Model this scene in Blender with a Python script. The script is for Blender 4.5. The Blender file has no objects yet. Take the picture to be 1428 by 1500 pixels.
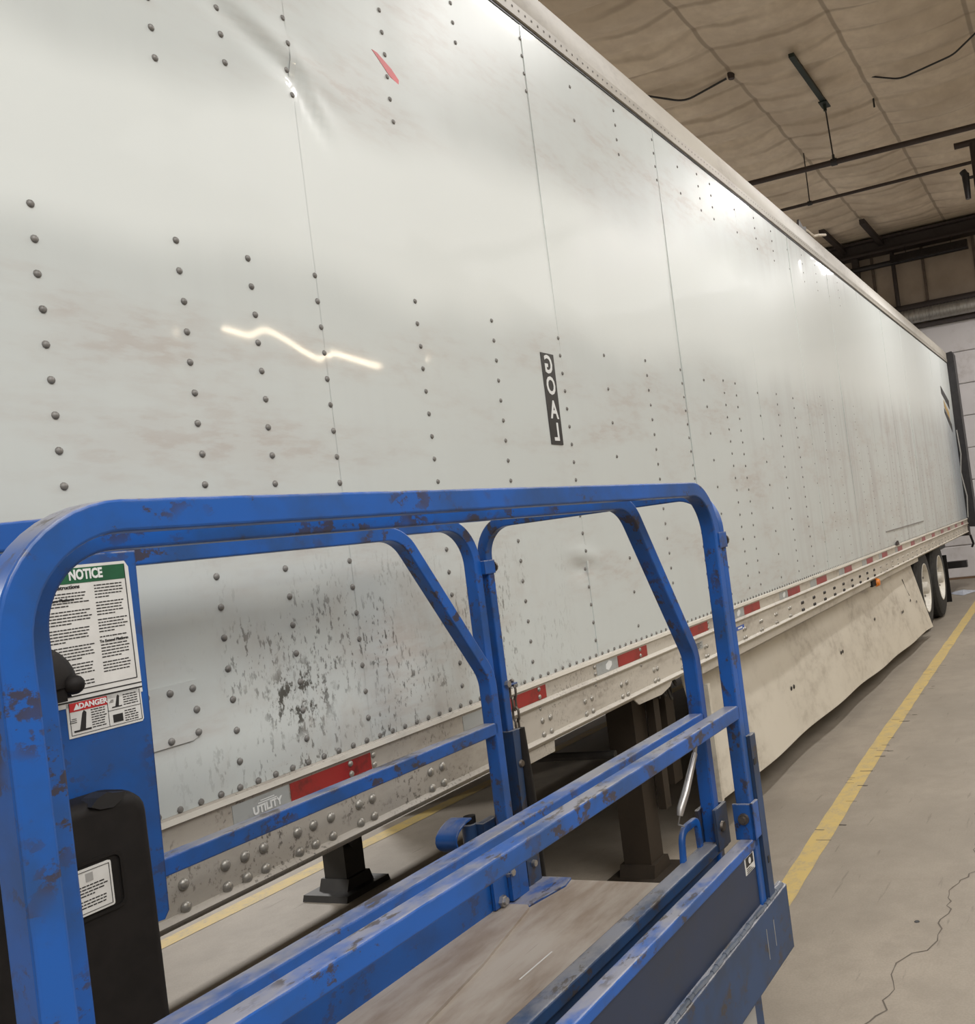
import bpy, bmesh, math, random
from mathutils import Vector, Matrix
random.seed(7)
S = bpy.context.scene
PI = math.pi

# ------------------------------------------------------------------ camera
CAM_H = 1.62
yaw, pitch, roll = 0.393435, 0.013183, -0.126828
fw = Vector((math.cos(pitch)*math.cos(yaw), math.cos(pitch)*math.sin(yaw), math.sin(pitch)))
r0 = fw.cross(Vector((0, 0, 1))).normalized(); u0 = r0.cross(fw)
rt = math.cos(roll)*r0 + math.sin(roll)*u0
up = -math.sin(roll)*r0 + math.cos(roll)*u0
cam = bpy.data.cameras.new('camera'); camo = bpy.data.objects.new('camera', cam)
S.collection.objects.link(camo); S.camera = camo
m = Matrix((rt, up, -fw)).transposed().to_4x4(); m.translation = (0, 0, CAM_H)
camo.matrix_world = m
cam.sensor_fit = 'AUTO'; cam.sensor_width = 36.0
cam.lens = 1427.28/1500*36.0
cam.shift_x = -286/1500          # the picture is the left part of a wider frame
cam.clip_start = 0.02; cam.clip_end = 100

# ------------------------------------------------------------------ light and exposure
S.view_settings.view_transform = 'Standard'; S.view_settings.look = 'None'
S.view_settings.exposure = 0.28; S.view_settings.gamma = 1.0
S.view_settings.use_curve_mapping = False
S.cycles.use_denoising = True
S.cycles.max_bounces = 8; S.cycles.diffuse_bounces = 5
w = bpy.data.worlds.new('world'); S.world = w; w.use_nodes = True
w.node_tree.nodes['Background'].inputs[0].default_value = (0.9, 0.95, 1, 1)
w.node_tree.nodes['Background'].inputs[1].default_value = 0.3
def lamp(name, x, y, z, sx, sy, power, col):
    l = bpy.data.lights.new(name, 'AREA'); l.shape = 'RECTANGLE'; l.size = sx; l.size_y = sy
    l.energy = power; l.color = col
    o = bpy.data.objects.new(name, l); S.collection.objects.link(o); o.location = (x, y, z)
    return o
COOL = (1.0, 0.98, 0.955); WARM = (1.0, 0.83, 0.58)
for x, p in ((-4.0, 50), (1.2, 18), (5.9, 66), (10.9, 74), (15.2, 72)):   # lamp row over the aisle beside the trailer
    lamp('ceiling_lamp', x, 0.40, 5.4, 1.1, 0.22, p, COOL)
for x, p in ((-4.8, 300), (0.6, 430)):                        # wide unseen fill panels, added to even out the trailer side
    lamp('fill_panel', x, -4.0, 5.8, 5.0, 5.5, p, COOL)
for x, p in ((9.0, 75), (14.5, 85)):  # weaker added fill panels along the rear half
    lamp('fill_panel', x, -2.9, 5.8, 5.0, 3.0, p, COOL)
for x in (-3.0, 2.5, 8.0, 13.5):                            # row on the trailer's far side
    lamp('ceiling_lamp', x, 8.8, 5.15, 1.3, 0.35, 340, COOL)
lamp('tube_lamp', 11.1, -6.45, 4.85, 3.6, 0.09, 260, WARM)    # warm tube across the hall, mirrored in the trailer side

# ------------------------------------------------------------------ material helpers
class NG:
    def __init__(s, name):
        s.m = bpy.data.materials.new(name); s.m.use_nodes = True
        s.t = s.m.node_tree; s.b = s.t.nodes['Principled BSDF']; s.out = s.t.nodes['Material Output']
        g = s.t.nodes.new('ShaderNodeNewGeometry'); s.geo = g; s.pos = g.outputs['Position']
        x = s.t.nodes.new('ShaderNodeSeparateXYZ'); s.t.links.new(s.pos, x.inputs[0])
        s.x, s.y, s.z = x.outputs
        n = s.t.nodes.new('ShaderNodeSeparateXYZ'); s.t.links.new(g.outputs['Normal'], n.inputs[0])
        s.nx, s.ny, s.nz = n.outputs
    def put(s, v, inp):
        if hasattr(v, 'is_output'): s.t.links.new(v, inp)
        else: inp.default_value = v
    def op(s, o, a, b=0.0, clamp=False):
        n = s.t.nodes.new('ShaderNodeMath'); n.operation = o; n.use_clamp = clamp
        s.put(a, n.inputs[0]); s.put(b, n.inputs[1]); return n.outputs[0]
    def ramp(s, v, a, b, c=0.0, d=1.0):
        n = s.t.nodes.new('ShaderNodeMapRange'); n.clamp = True; n.interpolation_type = 'SMOOTHSTEP'
        s.put(v, n.inputs[0]); s.put(a, n.inputs[1]); s.put(b, n.inputs[2]); s.put(c, n.inputs[3]); s.put(d, n.inputs[4])
        return n.outputs[0]
    def noise(s, sc, st=(1, 1, 1), det=4.0, ro=0.55, off=(0, 0, 0), dist=0.0):
        mp = s.t.nodes.new('ShaderNodeMapping'); s.t.links.new(s.pos, mp.inputs[0])
        mp.inputs['Scale'].default_value = st; mp.inputs['Location'].default_value = off
        n = s.t.nodes.new('ShaderNodeTexNoise'); s.t.links.new(mp.outputs[0], n.inputs['Vector'])
        n.inputs['Scale'].default_value = sc; n.inputs['Detail'].default_value = det
        n.inputs['Roughness'].default_value = ro; n.inputs['Distortion'].default_value = dist
        return n.outputs['Fac'] if 'Fac' in n.outputs else n.outputs[0]
    def mix(s, f, a, b):
        n = s.t.nodes.new('ShaderNodeMix'); n.data_type = 'RGBA'
        s.put(f, n.inputs['Factor'])
        for v, i in ((a, n.inputs[6]), (b, n.inputs[7])):
            s.put((*v, 1) if isinstance(v, tuple) and len(v) == 3 else v, i)
        return n.outputs[2]
    def bump(s, h, strength=0.2, dist=0.01):
        n = s.t.nodes.new('ShaderNodeBump'); n.inputs['Strength'].default_value = strength
        n.inputs['Distance'].default_value = dist; s.t.links.new(h, n.inputs['Height'])
        s.t.links.new(n.outputs[0], s.b.inputs['Normal'])
    def done(s, col, rough=0.5, metal=0.0, coat=0.0, coat_rough=0.1, spec=0.5):
        s.put((*col, 1) if isinstance(col, tuple) and len(col) == 3 else col, s.b.inputs['Base Color'])
        s.put(rough, s.b.inputs['Roughness']); s.b.inputs['Metallic'].default_value = metal
        s.b.inputs['Coat Weight'].default_value = coat; s.b.inputs['Coat Roughness'].default_value = coat_rough
        s.b.inputs['Specular IOR Level'].default_value = spec
        return s.m

def simple(name, col, rough=0.5, metal=0.0, var=0.25, scale=12.0, dark=None, coat=0.0, st=(1, 1, 1)):
    g = NG(name); n = g.noise(scale, st)
    d = dark or tuple(c*(1-var) for c in col)
    return g.done(g.mix(g.ramp(n, 0.35, 0.65), col, d), rough, metal, coat)

# trailer side skin
g = NG('white_aluminium_skin')
X, Z = g.x, g.z
base = (0.515, 0.552, 0.545)
dust = g.ramp(g.noise(2.2, (0.55, 1, 1.9), 6, 0.62, (3, 0, 1)), 0.44, 0.70)
fine = g.ramp(g.noise(26, (0.35, 1, 1.3), 5, 0.6), 0.42, 0.62, 0.35, 1.0)
# broad clean band where old lettering was wiped off
lo = g.op('ADD', g.op('MULTIPLY', X, 0.02), 2.40)
hi = g.op('ADD', g.op('MULTIPLY', X, 0.10), 2.71)
nb = g.op('MULTIPLY', g.op('SUBTRACT', g.noise(1.3, (1, 1, 1), 2), 0.5), 0.25)
zz = g.op('ADD', Z, nb)
soft = g.op('ADD', g.op('MULTIPLY', X, 0.022), 0.05)
band = g.op('MULTIPLY', g.ramp(zz, g.op('SUBTRACT', lo, soft), g.op('ADD', lo, soft)), g.ramp(zz, g.op('SUBTRACT', hi, soft), g.op('ADD', hi, soft), 1.0, 0.0))
dirty = g.op('SUBTRACT', 1.0, band)
c = g.mix(g.op('MULTIPLY', g.op('MULTIPLY', dust, fine), g.op('MULTIPLY', dirty, 0.62)), base, (0.40, 0.355, 0.325))
c = g.mix(band, c, (0.655, 0.695, 0.685))
# vertical weather streaks towards the rear
st = g.ramp(g.noise(3.2, (2.2, 1, 0.22), 6, 0.6, (1, 2, 0)), 0.46, 0.66)
c = g.mix(g.op('MULTIPLY', g.op('MULTIPLY', st, dirty), g.ramp(X, 4.5, 10, 0.05, 0.55)), c, (0.36, 0.35, 0.35))
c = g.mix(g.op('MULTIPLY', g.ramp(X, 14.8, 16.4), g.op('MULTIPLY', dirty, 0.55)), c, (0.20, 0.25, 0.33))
# road-tar speckle low on the front bays
spk = g.ramp(g.noise(95, (1, 1, 0.40), 4, 0.6), 0.55, 0.63)
clus = g.ramp(g.noise(4.2, (1.2, 1, 0.8), 4, 0.6, (7, 0, 2)), 0.40, 0.62)
zone = g.op('MULTIPLY', g.ramp(Z, 1.38, 1.74, 1.0, 0.0), g.op('MULTIPLY', g.ramp(X, 1.45, 1.75), g.ramp(X, 2.5, 3.6, 1.0, 0.0)))
c = g.mix(g.op('MULTIPLY', g.op('MULTIPLY', spk, clus), g.op('MULTIPLY', zone, 0.85)), c, (0.03, 0.026, 0.022))
dx = g.op('MULTIPLY', g.op('SUBTRACT', X, 1.88), 7.0); dz = g.op('MULTIPLY', g.op('SUBTRACT', Z, 1.31), 8.5)
spot = g.ramp(g.op('ADD', g.op('MULTIPLY', dx, dx), g.op('MULTIPLY', dz, dz)), 0.15, 1.0, 1.0, 0.0)
spk2 = g.ramp(g.noise(62, (1, 1, 0.6), 4, 0.65, (5, 5, 5)), 0.50, 0.60)
c = g.mix(g.op('MULTIPLY', spot, g.op('MULTIPLY', spk2, 0.9)), c, (0.03, 0.027, 0.02))
grime = g.ramp(g.noise(5.5, (1.4, 1, 0.8), 5, 0.65, (2, 4, 0)), 0.42, 0.7)
c = g.mix(g.op('MULTIPLY', grime, g.op('MULTIPLY', zone, 0.36)), c, (0.38, 0.34, 0.30))
g.bump(g.noise(1.6, (1.2, 1, 1), 2, 0.5), 0.35, 0.012)
M_SKIN = g.done(c, 0.40, 0.0, 0.16, 0.05, 0.38)

def dirty_metal(name, col, dark, rough=0.5, metal=0.0, scale=9.0, st=(1, 1, 1), a=0.45, b=0.72, f=0.7, coat=0.0, bumpy=0.0):
    g = NG(name)
    n1 = g.ramp(g.noise(scale, st, 6, 0.65), a, b); n2 = g.ramp(g.noise(scale*6, st, 4, 0.6, (3, 1, 4)), 0.40, 0.68, 0.3, 1.0)
    if bumpy: g.bump(g.noise(scale*4, st), bumpy, 0.003)
    return g.done(g.mix(g.op('MULTIPLY', g.op('MULTIPLY', n1, n2), f), col, dark), rough, metal, coat)

g = NG('dirty_cream_rail')
n1 = g.ramp(g.noise(4.5, (0.6, 1, 1.8), 6, 0.65), 0.40, 0.72); n2 = g.ramp(g.noise(30, (0.6, 1, 1.2), 5, 0.65, (3, 1, 4)), 0.38, 0.66, 0.25, 1.0)
front = g.ramp(g.x, 2.2, 4.4, 1.0, 0.22)
c = g.mix(g.op('MULTIPLY', g.op('MULTIPLY', n1, n2), 0.7), (0.53, 0.50, 0.44), (0.20, 0.17, 0.14))
c = g.mix(g.op('MULTIPLY', front, 0.52), c, (0.27, 0.245, 0.215))
sp = g.ramp(g.noise(110, (1, 1, 0.7), 3, 0.6), 0.54, 0.66); sc = g.ramp(g.noise(6, (1, 1, 1.5), 4, 0.6, (2, 8, 1)), 0.42, 0.62)
c = g.mix(g.op('MULTIPLY', g.op('MULTIPLY', sp, sc), g.op('MULTIPLY', front, 0.75)), c, (0.05, 0.042, 0.035))
M_RAIL = g.done(c, 0.5)
M_TRIM = dirty_metal('white_bead', (0.68, 0.66, 0.60), (0.18, 0.15, 0.12), 0.42, 0, 9, (0.4, 1, 1), 0.5, 0.75, 0.8)
M_TOPRAIL = dirty_metal('cream_top_rail', (0.37, 0.345, 0.30), (0.19, 0.165, 0.135), 0.5, 0, 4, (0.5, 1, 1), 0.4, 0.75, 0.7)
M_RED = dirty_metal('red_reflective_tape', (0.28, 0.012, 0.012), (0.06, 0.012, 0.010), 0.35, 0, 11, (1, 1, 1), 0.42, 0.68, 0.8, 0.2)
M_PLATE = dirty_metal('grey_reflective_tape', (0.34, 0.36, 0.36), (0.16, 0.16, 0.15), 0.35, 0.1, 11)
M_RIVET = dirty_metal('rivet_grey', (0.20, 0.195, 0.185), (0.05, 0.045, 0.04), 0.5, 0.3, 30)
M_BOLT = dirty_metal('bolt_grey', (0.36, 0.345, 0.31), (0.10, 0.09, 0.08), 0.38, 0.55, 30)
M_DBOLT = simple('dark_bolt', (0.035, 0.032, 0.03), 0.5, 0.3)
M_SKIRT = dirty_metal('cream_skirt', (0.56, 0.525, 0.45), (0.25, 0.215, 0.17), 0.42, 0, 2.2, (0.8, 1, 1.2), 0.38, 0.72, 0.75)
M_UNDER = simple('black_underframe', (0.03, 0.027, 0.025), 0.7, 0.0, 0.5)
M_RUST = dirty_metal('rusty_leg', (0.028, 0.019, 0.011), (0.008, 0.006, 0.005), 0.7, 0.2, 7)
M_LEG = simple('dark_leg', (0.022, 0.02, 0.018), 0.5, 0.2)
M_TYRE = simple('tyre_rubber', (0.018, 0.018, 0.018), 0.75, 0, 0.4, 25)
M_RIM = dirty_metal('white_rim', (0.62, 0.60, 0.55), (0.25, 0.21, 0.17), 0.45, 0.2, 8)
M_BLACK = simple('black_plastic', (0.009, 0.0075, 0.007), 0.62, 0, 0.35, 30); M_BLACK.node_tree.nodes['Principled BSDF'].inputs['Specular IOR Level'].default_value = 0.25
M_BLKMETAL = simple('black_paint', (0.018, 0.016, 0.018), 0.45, 0, 0.4)
M_STEEL = dirty_metal('worn_steel', (0.42, 0.41, 0.40), (0.12, 0.10, 0.09), 0.35, 0.85, 30)
M_CHAIN = dirty_metal('dark_chain_steel', (0.15, 0.13, 0.11), (0.05, 0.035, 0.025), 0.45, 0.8, 60)
M_YELLOW = dirty_metal('yellow_line_paint', (0.50, 0.37, 0.13), (0.32, 0.27, 0.18), 0.6, 0, 12, (1, 1, 1), 0.40, 0.62, 0.85)
M_AMBER = simple('amber_lens', (0.75, 0.22, 0.02), 0.25, 0, 0.1)
M_PINK = simple('red_graphic', (0.52, 0.05, 0.06), 0.4)
M_GOLD = simple('gold_stripe', (0.55, 0.36, 0.12), 0.4)
M_SIGN = simple('sign_white', (0.62, 0.62, 0.60), 0.4, 0, 0.08, 30)
M_GREEN = simple('sign_green', (0.012, 0.10, 0.045), 0.4, 0, 0.2, 30)
M_SRED = simple('sign_red', (0.50, 0.025, 0.03), 0.4, 0, 0.2, 30)
M_ORANGE = simple('sign_orange', (0.55, 0.14, 0.03), 0.4, 0, 0.2, 30)
M_INK = simple('sign_ink', (0.015, 0.015, 0.016), 0.5, 0, 0.2)
M_STICKBLUE = simple('sticker_blue', (0.03, 0.10, 0.42), 0.35, 0, 0.1)
M_WHITE = simple('letter_white', (0.68, 0.70, 0.70), 0.4, 0, 0.06)
M_GOALBLK = simple('decal_black', (0.022, 0.022, 0.023), 0.4, 0, 0.2)
M_CARD = simple('tan_cardboard', (0.30, 0.19, 0.11), 0.8, 0, 0.3)
M_PIPE = dirty_metal('dark_pipe', (0.045, 0.032, 0.028), (0.02, 0.015, 0.013), 0.5, 0.3, 6)
M_STRUT = simple('dark_green_strut', (0.02, 0.03, 0.025), 0.5, 0.3)
M_DUCT = dirty_metal('galvanised_duct', (0.36, 0.35, 0.33), (0.18, 0.16, 0.14), 0.38, 0.7, 3, (1, 6, 1))
M_DKSTEEL = dirty_metal('dark_beam', (0.05, 0.04, 0.038), (0.02, 0.016, 0.014), 0.6, 0.2, 3)
M_RAG = simple('pale_rag', (0.45, 0.48, 0.55), 0.8)
M_SCRAP = simple('pale_scrap', (0.62, 0.55, 0.45), 0.7)
M_GREY = dirty_metal('grey_paint', (0.33, 0.33, 0.32), (0.16, 0.15, 0.13), 0.5, 0.1, 12)

def blue_paint(name, col=(0.010, 0.088, 0.36), dull=(0.018, 0.060, 0.17), chips=1.0, top=0.75, rough=0.36):
    g = NG(name)
    n = g.ramp(g.noise(7, (1, 1, 1), 5, 0.6), 0.38, 0.68)
    c = g.mix(g.op('MULTIPLY', n, 0.75), col, dull)
    # grey-tan rub wear on faces that people and loads slide over
    wear = g.ramp(g.noise(9, (0.6, 1, 1), 5, 0.65, (4, 1, 2)), 0.34, 0.58)
    c = g.mix(g.op('MULTIPLY', g.op('MULTIPLY', g.ramp(g.nz, 0.55, 0.95), wear), top), c, (0.29, 0.275, 0.26))
    # chips down to dark primer
    ch = g.ramp(g.noise(36, (0.5, 1, 0.7), 6, 0.7, (1, 8, 3)), 0.53, 0.58)
    cl = g.ramp(g.noise(6, (1, 1, 1), 3, 0.6, (9, 2, 1)), 0.42, 0.56)
    c = g.mix(g.op('MULTIPLY', g.op('MULTIPLY', ch, cl), 0.85*chips), c, (0.045, 0.032, 0.020))
    # worn bright metal plus painted highlight along arrises that face up
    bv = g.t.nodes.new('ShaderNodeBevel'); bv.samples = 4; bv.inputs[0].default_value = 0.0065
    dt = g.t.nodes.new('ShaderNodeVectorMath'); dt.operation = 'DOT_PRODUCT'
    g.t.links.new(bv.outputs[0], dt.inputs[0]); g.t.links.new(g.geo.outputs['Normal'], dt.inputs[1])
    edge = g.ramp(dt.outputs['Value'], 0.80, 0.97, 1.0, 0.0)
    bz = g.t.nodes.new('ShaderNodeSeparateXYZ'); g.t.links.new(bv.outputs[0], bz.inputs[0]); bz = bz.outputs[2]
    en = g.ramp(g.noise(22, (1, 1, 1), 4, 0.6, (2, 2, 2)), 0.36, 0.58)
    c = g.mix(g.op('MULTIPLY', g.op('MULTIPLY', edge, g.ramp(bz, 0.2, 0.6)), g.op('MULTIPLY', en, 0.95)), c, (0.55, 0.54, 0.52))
    c = g.mix(g.op('MULTIPLY', g.op('MULTIPLY', edge, g.ramp(bz, -0.1, 0.3, 1.0, 0.0)), g.op('MULTIPLY', en, 0.9)), c, (0.016, 0.014, 0.014))  # edge shade painted dark on down-facing and upright arrises
    return g.done(c, rough, 0.0, 0.06, 0.2, 0.4)
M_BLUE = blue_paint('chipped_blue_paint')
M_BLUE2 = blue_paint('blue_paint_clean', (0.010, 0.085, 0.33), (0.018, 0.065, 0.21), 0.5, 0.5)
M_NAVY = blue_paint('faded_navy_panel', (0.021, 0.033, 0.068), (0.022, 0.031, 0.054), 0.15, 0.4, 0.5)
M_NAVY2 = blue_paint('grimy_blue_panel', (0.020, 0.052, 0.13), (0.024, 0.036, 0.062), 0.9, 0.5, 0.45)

# deck plate
g = NG('worn_deck')
n1 = g.ramp(g.noise(3.0, (0.7, 1.6, 1), 6, 0.65), 0.35, 0.68); n2 = g.ramp(g.noise(14, (0.3, 1.5, 1), 5, 0.6, (3, 2, 1)), 0.40, 0.66)
c = g.mix(n1, (0.36, 0.315, 0.27), (0.215, 0.165, 0.125)); c = g.mix(g.op('MULTIPLY', n2, 0.4), c, (0.40, 0.37, 0.33))
scr = g.ramp(g.noise(40, (0.08, 1.6, 1), 3, 0.6, (0, 5, 0)), 0.66, 0.72)
c = g.mix(g.op('MULTIPLY', scr, 0.35), c, (0.13, 0.10, 0.085))
M_DECK = g.done(c, 0.5)
# concrete floor
g = NG('concrete')
n1 = g.ramp(g.noise(0.7, (1, 1, 1), 6, 0.6), 0.35, 0.68); n2 = g.ramp(g.noise(5.5, (1, 1, 1), 6, 0.65, (2, 7, 0)), 0.38, 0.66)
n3 = g.ramp(g.noise(120, (1, 1, 1), 2, 0.5), 0.35, 0.65)
c = g.mix(n1, (0.32, 0.28, 0.23), (0.24, 0.21, 0.172)); c = g.mix(g.op('MULTIPLY', n2, 0.45), c, (0.215, 0.187, 0.152))
c = g.mix(g.op('MULTIPLY', n3, 0.16), c, (0.15, 0.13, 0.105))
sk = g.ramp(g.noise(16, (0.16, 1.5, 1), 4, 0.6, (3, 3, 0)), 0.64, 0.71)
c = g.mix(g.op('MULTIPLY', sk, 0.4), c, (0.10, 0.085, 0.07))
g.bump(n3, 0.06, 0.002)
M_FLOOR = g.done(c, 0.55, 0, 0, 0.1, 0.35)
M_CRACK = simple('crack_dark', (0.13, 0.11, 0.09), 0.9)
# insulation quilt on the ceiling and the upper wall
SEAMY = [1.77 + 1.23*k for k in range(-10, 11)]
g = NG('brown_insulation')
n1 = g.ramp(g.noise(0.9, (1, 1, 1), 5, 0.6), 0.35, 0.7); n2 = g.ramp(g.noise(7, (1, 1, 1), 5, 0.6, (5, 1, 0)), 0.36, 0.68)
c = g.mix(n1, (0.66, 0.57, 0.455), (0.50, 0.42, 0.325)); c = g.mix(g.op('MULTIPLY', n2, 0.3), c, (0.40, 0.325, 0.25))
sy = g.op('ABSOLUTE', g.op('SUBTRACT', g.op('FRACT', g.op('ADD', g.op('DIVIDE', g.op('SUBTRACT', g.y, 1.77), 1.23), 20.5)), 0.5))
seam = g.ramp(sy, 0.012, 0.026, 1.0, 0.0)
# crease shade put into the colour as dark lines over the purlins
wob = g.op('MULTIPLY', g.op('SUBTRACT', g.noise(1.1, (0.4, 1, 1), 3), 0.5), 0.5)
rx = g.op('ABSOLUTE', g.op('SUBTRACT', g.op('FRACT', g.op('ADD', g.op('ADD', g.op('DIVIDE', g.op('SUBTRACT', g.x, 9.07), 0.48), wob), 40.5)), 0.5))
crease_shade = g.op('MULTIPLY', g.ramp(rx, 0.015, 0.10, 1.0, 0.0), g.ramp(g.noise(0.9, (2.0, 0.8, 1), 4, 0.6, (8, 3, 1)), 0.36, 0.62, 0.15, 0.8))
c = g.mix(g.op('MULTIPLY', crease_shade, 0.6), c, (0.22, 0.17, 0.125))
c = g.mix(g.op('MULTIPLY', seam, 0.6), c, (0.20, 0.16, 0.12))
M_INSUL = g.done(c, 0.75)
g = NG('brown_wall_insulation')
n1 = g.ramp(g.noise(1.1, (1, 1, 1), 5, 0.6), 0.35, 0.7)
M_WINSUL = g.done(g.mix(n1, (0.40, 0.335, 0.275), (0.30, 0.25, 0.20)), 0.75)
M_WPANEL = dirty_metal('white_wall_panel', (0.60, 0.585, 0.60), (0.42, 0.39, 0.38), 0.5, 0, 1.5)
BY1, BY2 = 2.26, 3.18
M_BATTEN = simple('batten_brown', (0.13, 0.10, 0.08), 0.8)
M_WALL = simple('hall_wall', (0.42, 0.40, 0.37), 0.8, 0, 0.15, 1.0)

# ------------------------------------------------------------------ mesh helpers
OFF = {}
class MB:
    def __init__(s): s.v = []; s.f = []
    def add(s, vs, fs):
        b = len(s.v); s.v += [tuple(v) for v in vs]; s.f += [tuple(b+i for i in f) for f in fs]; return s
    def box(s, x0, x1, y0, y1, z0, z1):
        return s.add([(x, y, z) for x in (x0, x1) for y in (y0, y1) for z in (z0, z1)],
                     [(0, 1, 3, 2), (4, 6, 7, 5), (0, 4, 5, 1), (2, 3, 7, 6), (0, 2, 6, 4), (1, 5, 7, 3)])
    def prism(s, pts, axis, a, b):
        """closed 2D outline extruded along an axis: 'x' pts=(y,z); 'y' pts=(x,z); 'z' pts=(x,y)"""
        f = {'x': lambda p, t: (t, p[0], p[1]), 'y': lambda p, t: (p[0], t, p[1]), 'z': lambda p, t: (p[0], p[1], t)}[axis]
        n = len(pts); vs = [f(p, a) for p in pts] + [f(p, b) for p in pts]
        fs = [(i, (i+1) % n, n+(i+1) % n, n+i) for i in range(n)] + [tuple(range(n))[::-1], tuple(range(n, 2*n))]
        return s.add(vs, fs)
    def ring_sweep(s, rings, caps=True, closed=False):
        n = len(rings[0]); vs = [p for r in rings for p in r]; fs = []
        m = len(rings)
        for j in range(m if closed else m-1):
            k = (j+1) % m
            for i in range(n): fs.append((j*n+i, j*n+(i+1) % n, k*n+(i+1) % n, k*n+i))
        if caps and not closed: fs += [tuple(range(n))[::-1], tuple(range((m-1)*n, m*n))]
        return s.add(vs, fs)
    def tube(s, path, r, n=10, closed=False):
        P = [Vector(p) for p in path]; rings = []; prev = None
        for i, p in enumerate(P):
            a = P[i-1] if (i or closed) else p; b = P[(i+1) % len(P)] if (i < len(P)-1 or closed) else p
            t = (b-a).normalized()
            if prev is None:
                u = t.cross(Vector((0, 0, 1)));
                if u.length < 0.1: u = t.cross(Vector((0, 1, 0)))
            else: u = prev - t*prev.dot(t)
            u.normalize(); prev = u; v = t.cross(u)
            rr = r[i] if isinstance(r, (list, tuple)) else r
            rings.append([p + (u*math.cos(2*PI*k/n)+v*math.sin(2*PI*k/n))*rr for k in range(n)])
        return s.ring_sweep(rings, True, closed)
    def lathe(s, prof, c, axis='y', n=32, caps=True):
        """profile [(along axis, radius)] turned round an axis through c"""
        rings = []
        for a, r in prof:
            ring = []
            for k in range(n):
                t = 2*PI*k/n; p, q = r*math.cos(t), r*math.sin(t)
                d = {'x': (a, p, q), 'y': (p, a, q), 'z': (p, q, a)}[axis]
                ring.append((c[0]+d[0], c[1]+d[1], c[2]+d[2]))
            rings.append(ring)
        return s.ring_sweep(rings, caps)
    def dome(s, c, r, h, n=10, m=3):
        """round head standing out of a wall towards -y"""
        return s.lathe([(0, r)] + [(-h*math.sin(PI/2*k/m), r*math.cos(PI/2*k/m)+1e-4) for k in range(1, m+1)], c, 'y', n)
    def rect_sweep(s, path, nrm, wi, wn, rad=0.0032):
        """rounded box section along a planar path; nrm is the plane's normal, wi the width in the plane, wn along nrm"""
        N = Vector(nrm).normalized(); P = [Vector(p) for p in path]; rings = []
        sec = []
        for cx, cy, a0 in ((wi/2-rad, wn/2-rad, 0), (-(wi/2-rad), wn/2-rad, 90), (-(wi/2-rad), -(wn/2-rad), 180), (wi/2-rad, -(wn/2-rad), 270)):
            for k in range(3):
                t = math.radians(a0+45*k); sec.append((cx+rad*math.cos(t), cy+rad*math.sin(t)))
        for i, p in enumerate(P):
            d1 = (P[i]-P[i-1]).normalized() if i else (P[1]-P[0]).normalized()
            d2 = (P[i+1]-P[i]).normalized() if i < len(P)-1 else d1
            t = (d1+d2).normalized(); q = N.cross(t).normalized()
            k = 1/max(0.3, N.cross(d1).normalized().dot(q))
            rings.append([p + q*(a*k) + N*b for a, b in sec])
        return s.ring_sweep(rings)
    def build(s, name, mat, parent=None, smooth=None, off=None):
        o0 = off if off is not None else (OFF.get(parent.name, Vector((0, 0, 0))) if parent else Vector((0, 0, 0)))
        me = bpy.data.meshes.new(name)
        me.from_pydata([(x-o0[0], y-o0[1], z-o0[2]) for x, y, z in s.v], [], s.f)
        bm = bmesh.new(); bm.from_mesh(me); bmesh.ops.recalc_face_normals(bm, faces=bm.faces[:]); bm.to_mesh(me); bm.free()
        if smooth:
            for p in me.polygons: p.use_smooth = True
            me.set_sharp_from_angle(angle=math.radians(smooth))
        me.materials.append(mat)
        o = bpy.data.objects.new(name, me); S.collection.objects.link(o)
        if parent: o.parent = parent; OFF[o.name] = Vector(o0)
        else: OFF[o.name] = Vector((0, 0, 0))
        return o

def fillet(pts, rads, seg=8):
    """polyline with rounded corners"""
    P = [Vector(p) for p in pts]; out = [P[0]]
    for i in range(1, len(P)-1):
        r = rads[i-1] if isinstance(rads, (list, tuple)) else rads
        a = (P[i-1]-P[i]).normalized(); b = (P[i+1]-P[i]).normalized()
        ang = a.angle(b); t = r/math.tan(ang/2); c = P[i] + (a+b).normalized()*(r/math.sin(ang/2))
        A = P[i]+a*t-c; B = P[i]+b*t-c; th = A.angle(B)
        for k in range(seg+1):
            u = k/seg; out.append(c + (A*math.sin((1-u)*th)+B*math.sin(u*th))/math.sin(th))
    return out+[P[-1]]

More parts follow.
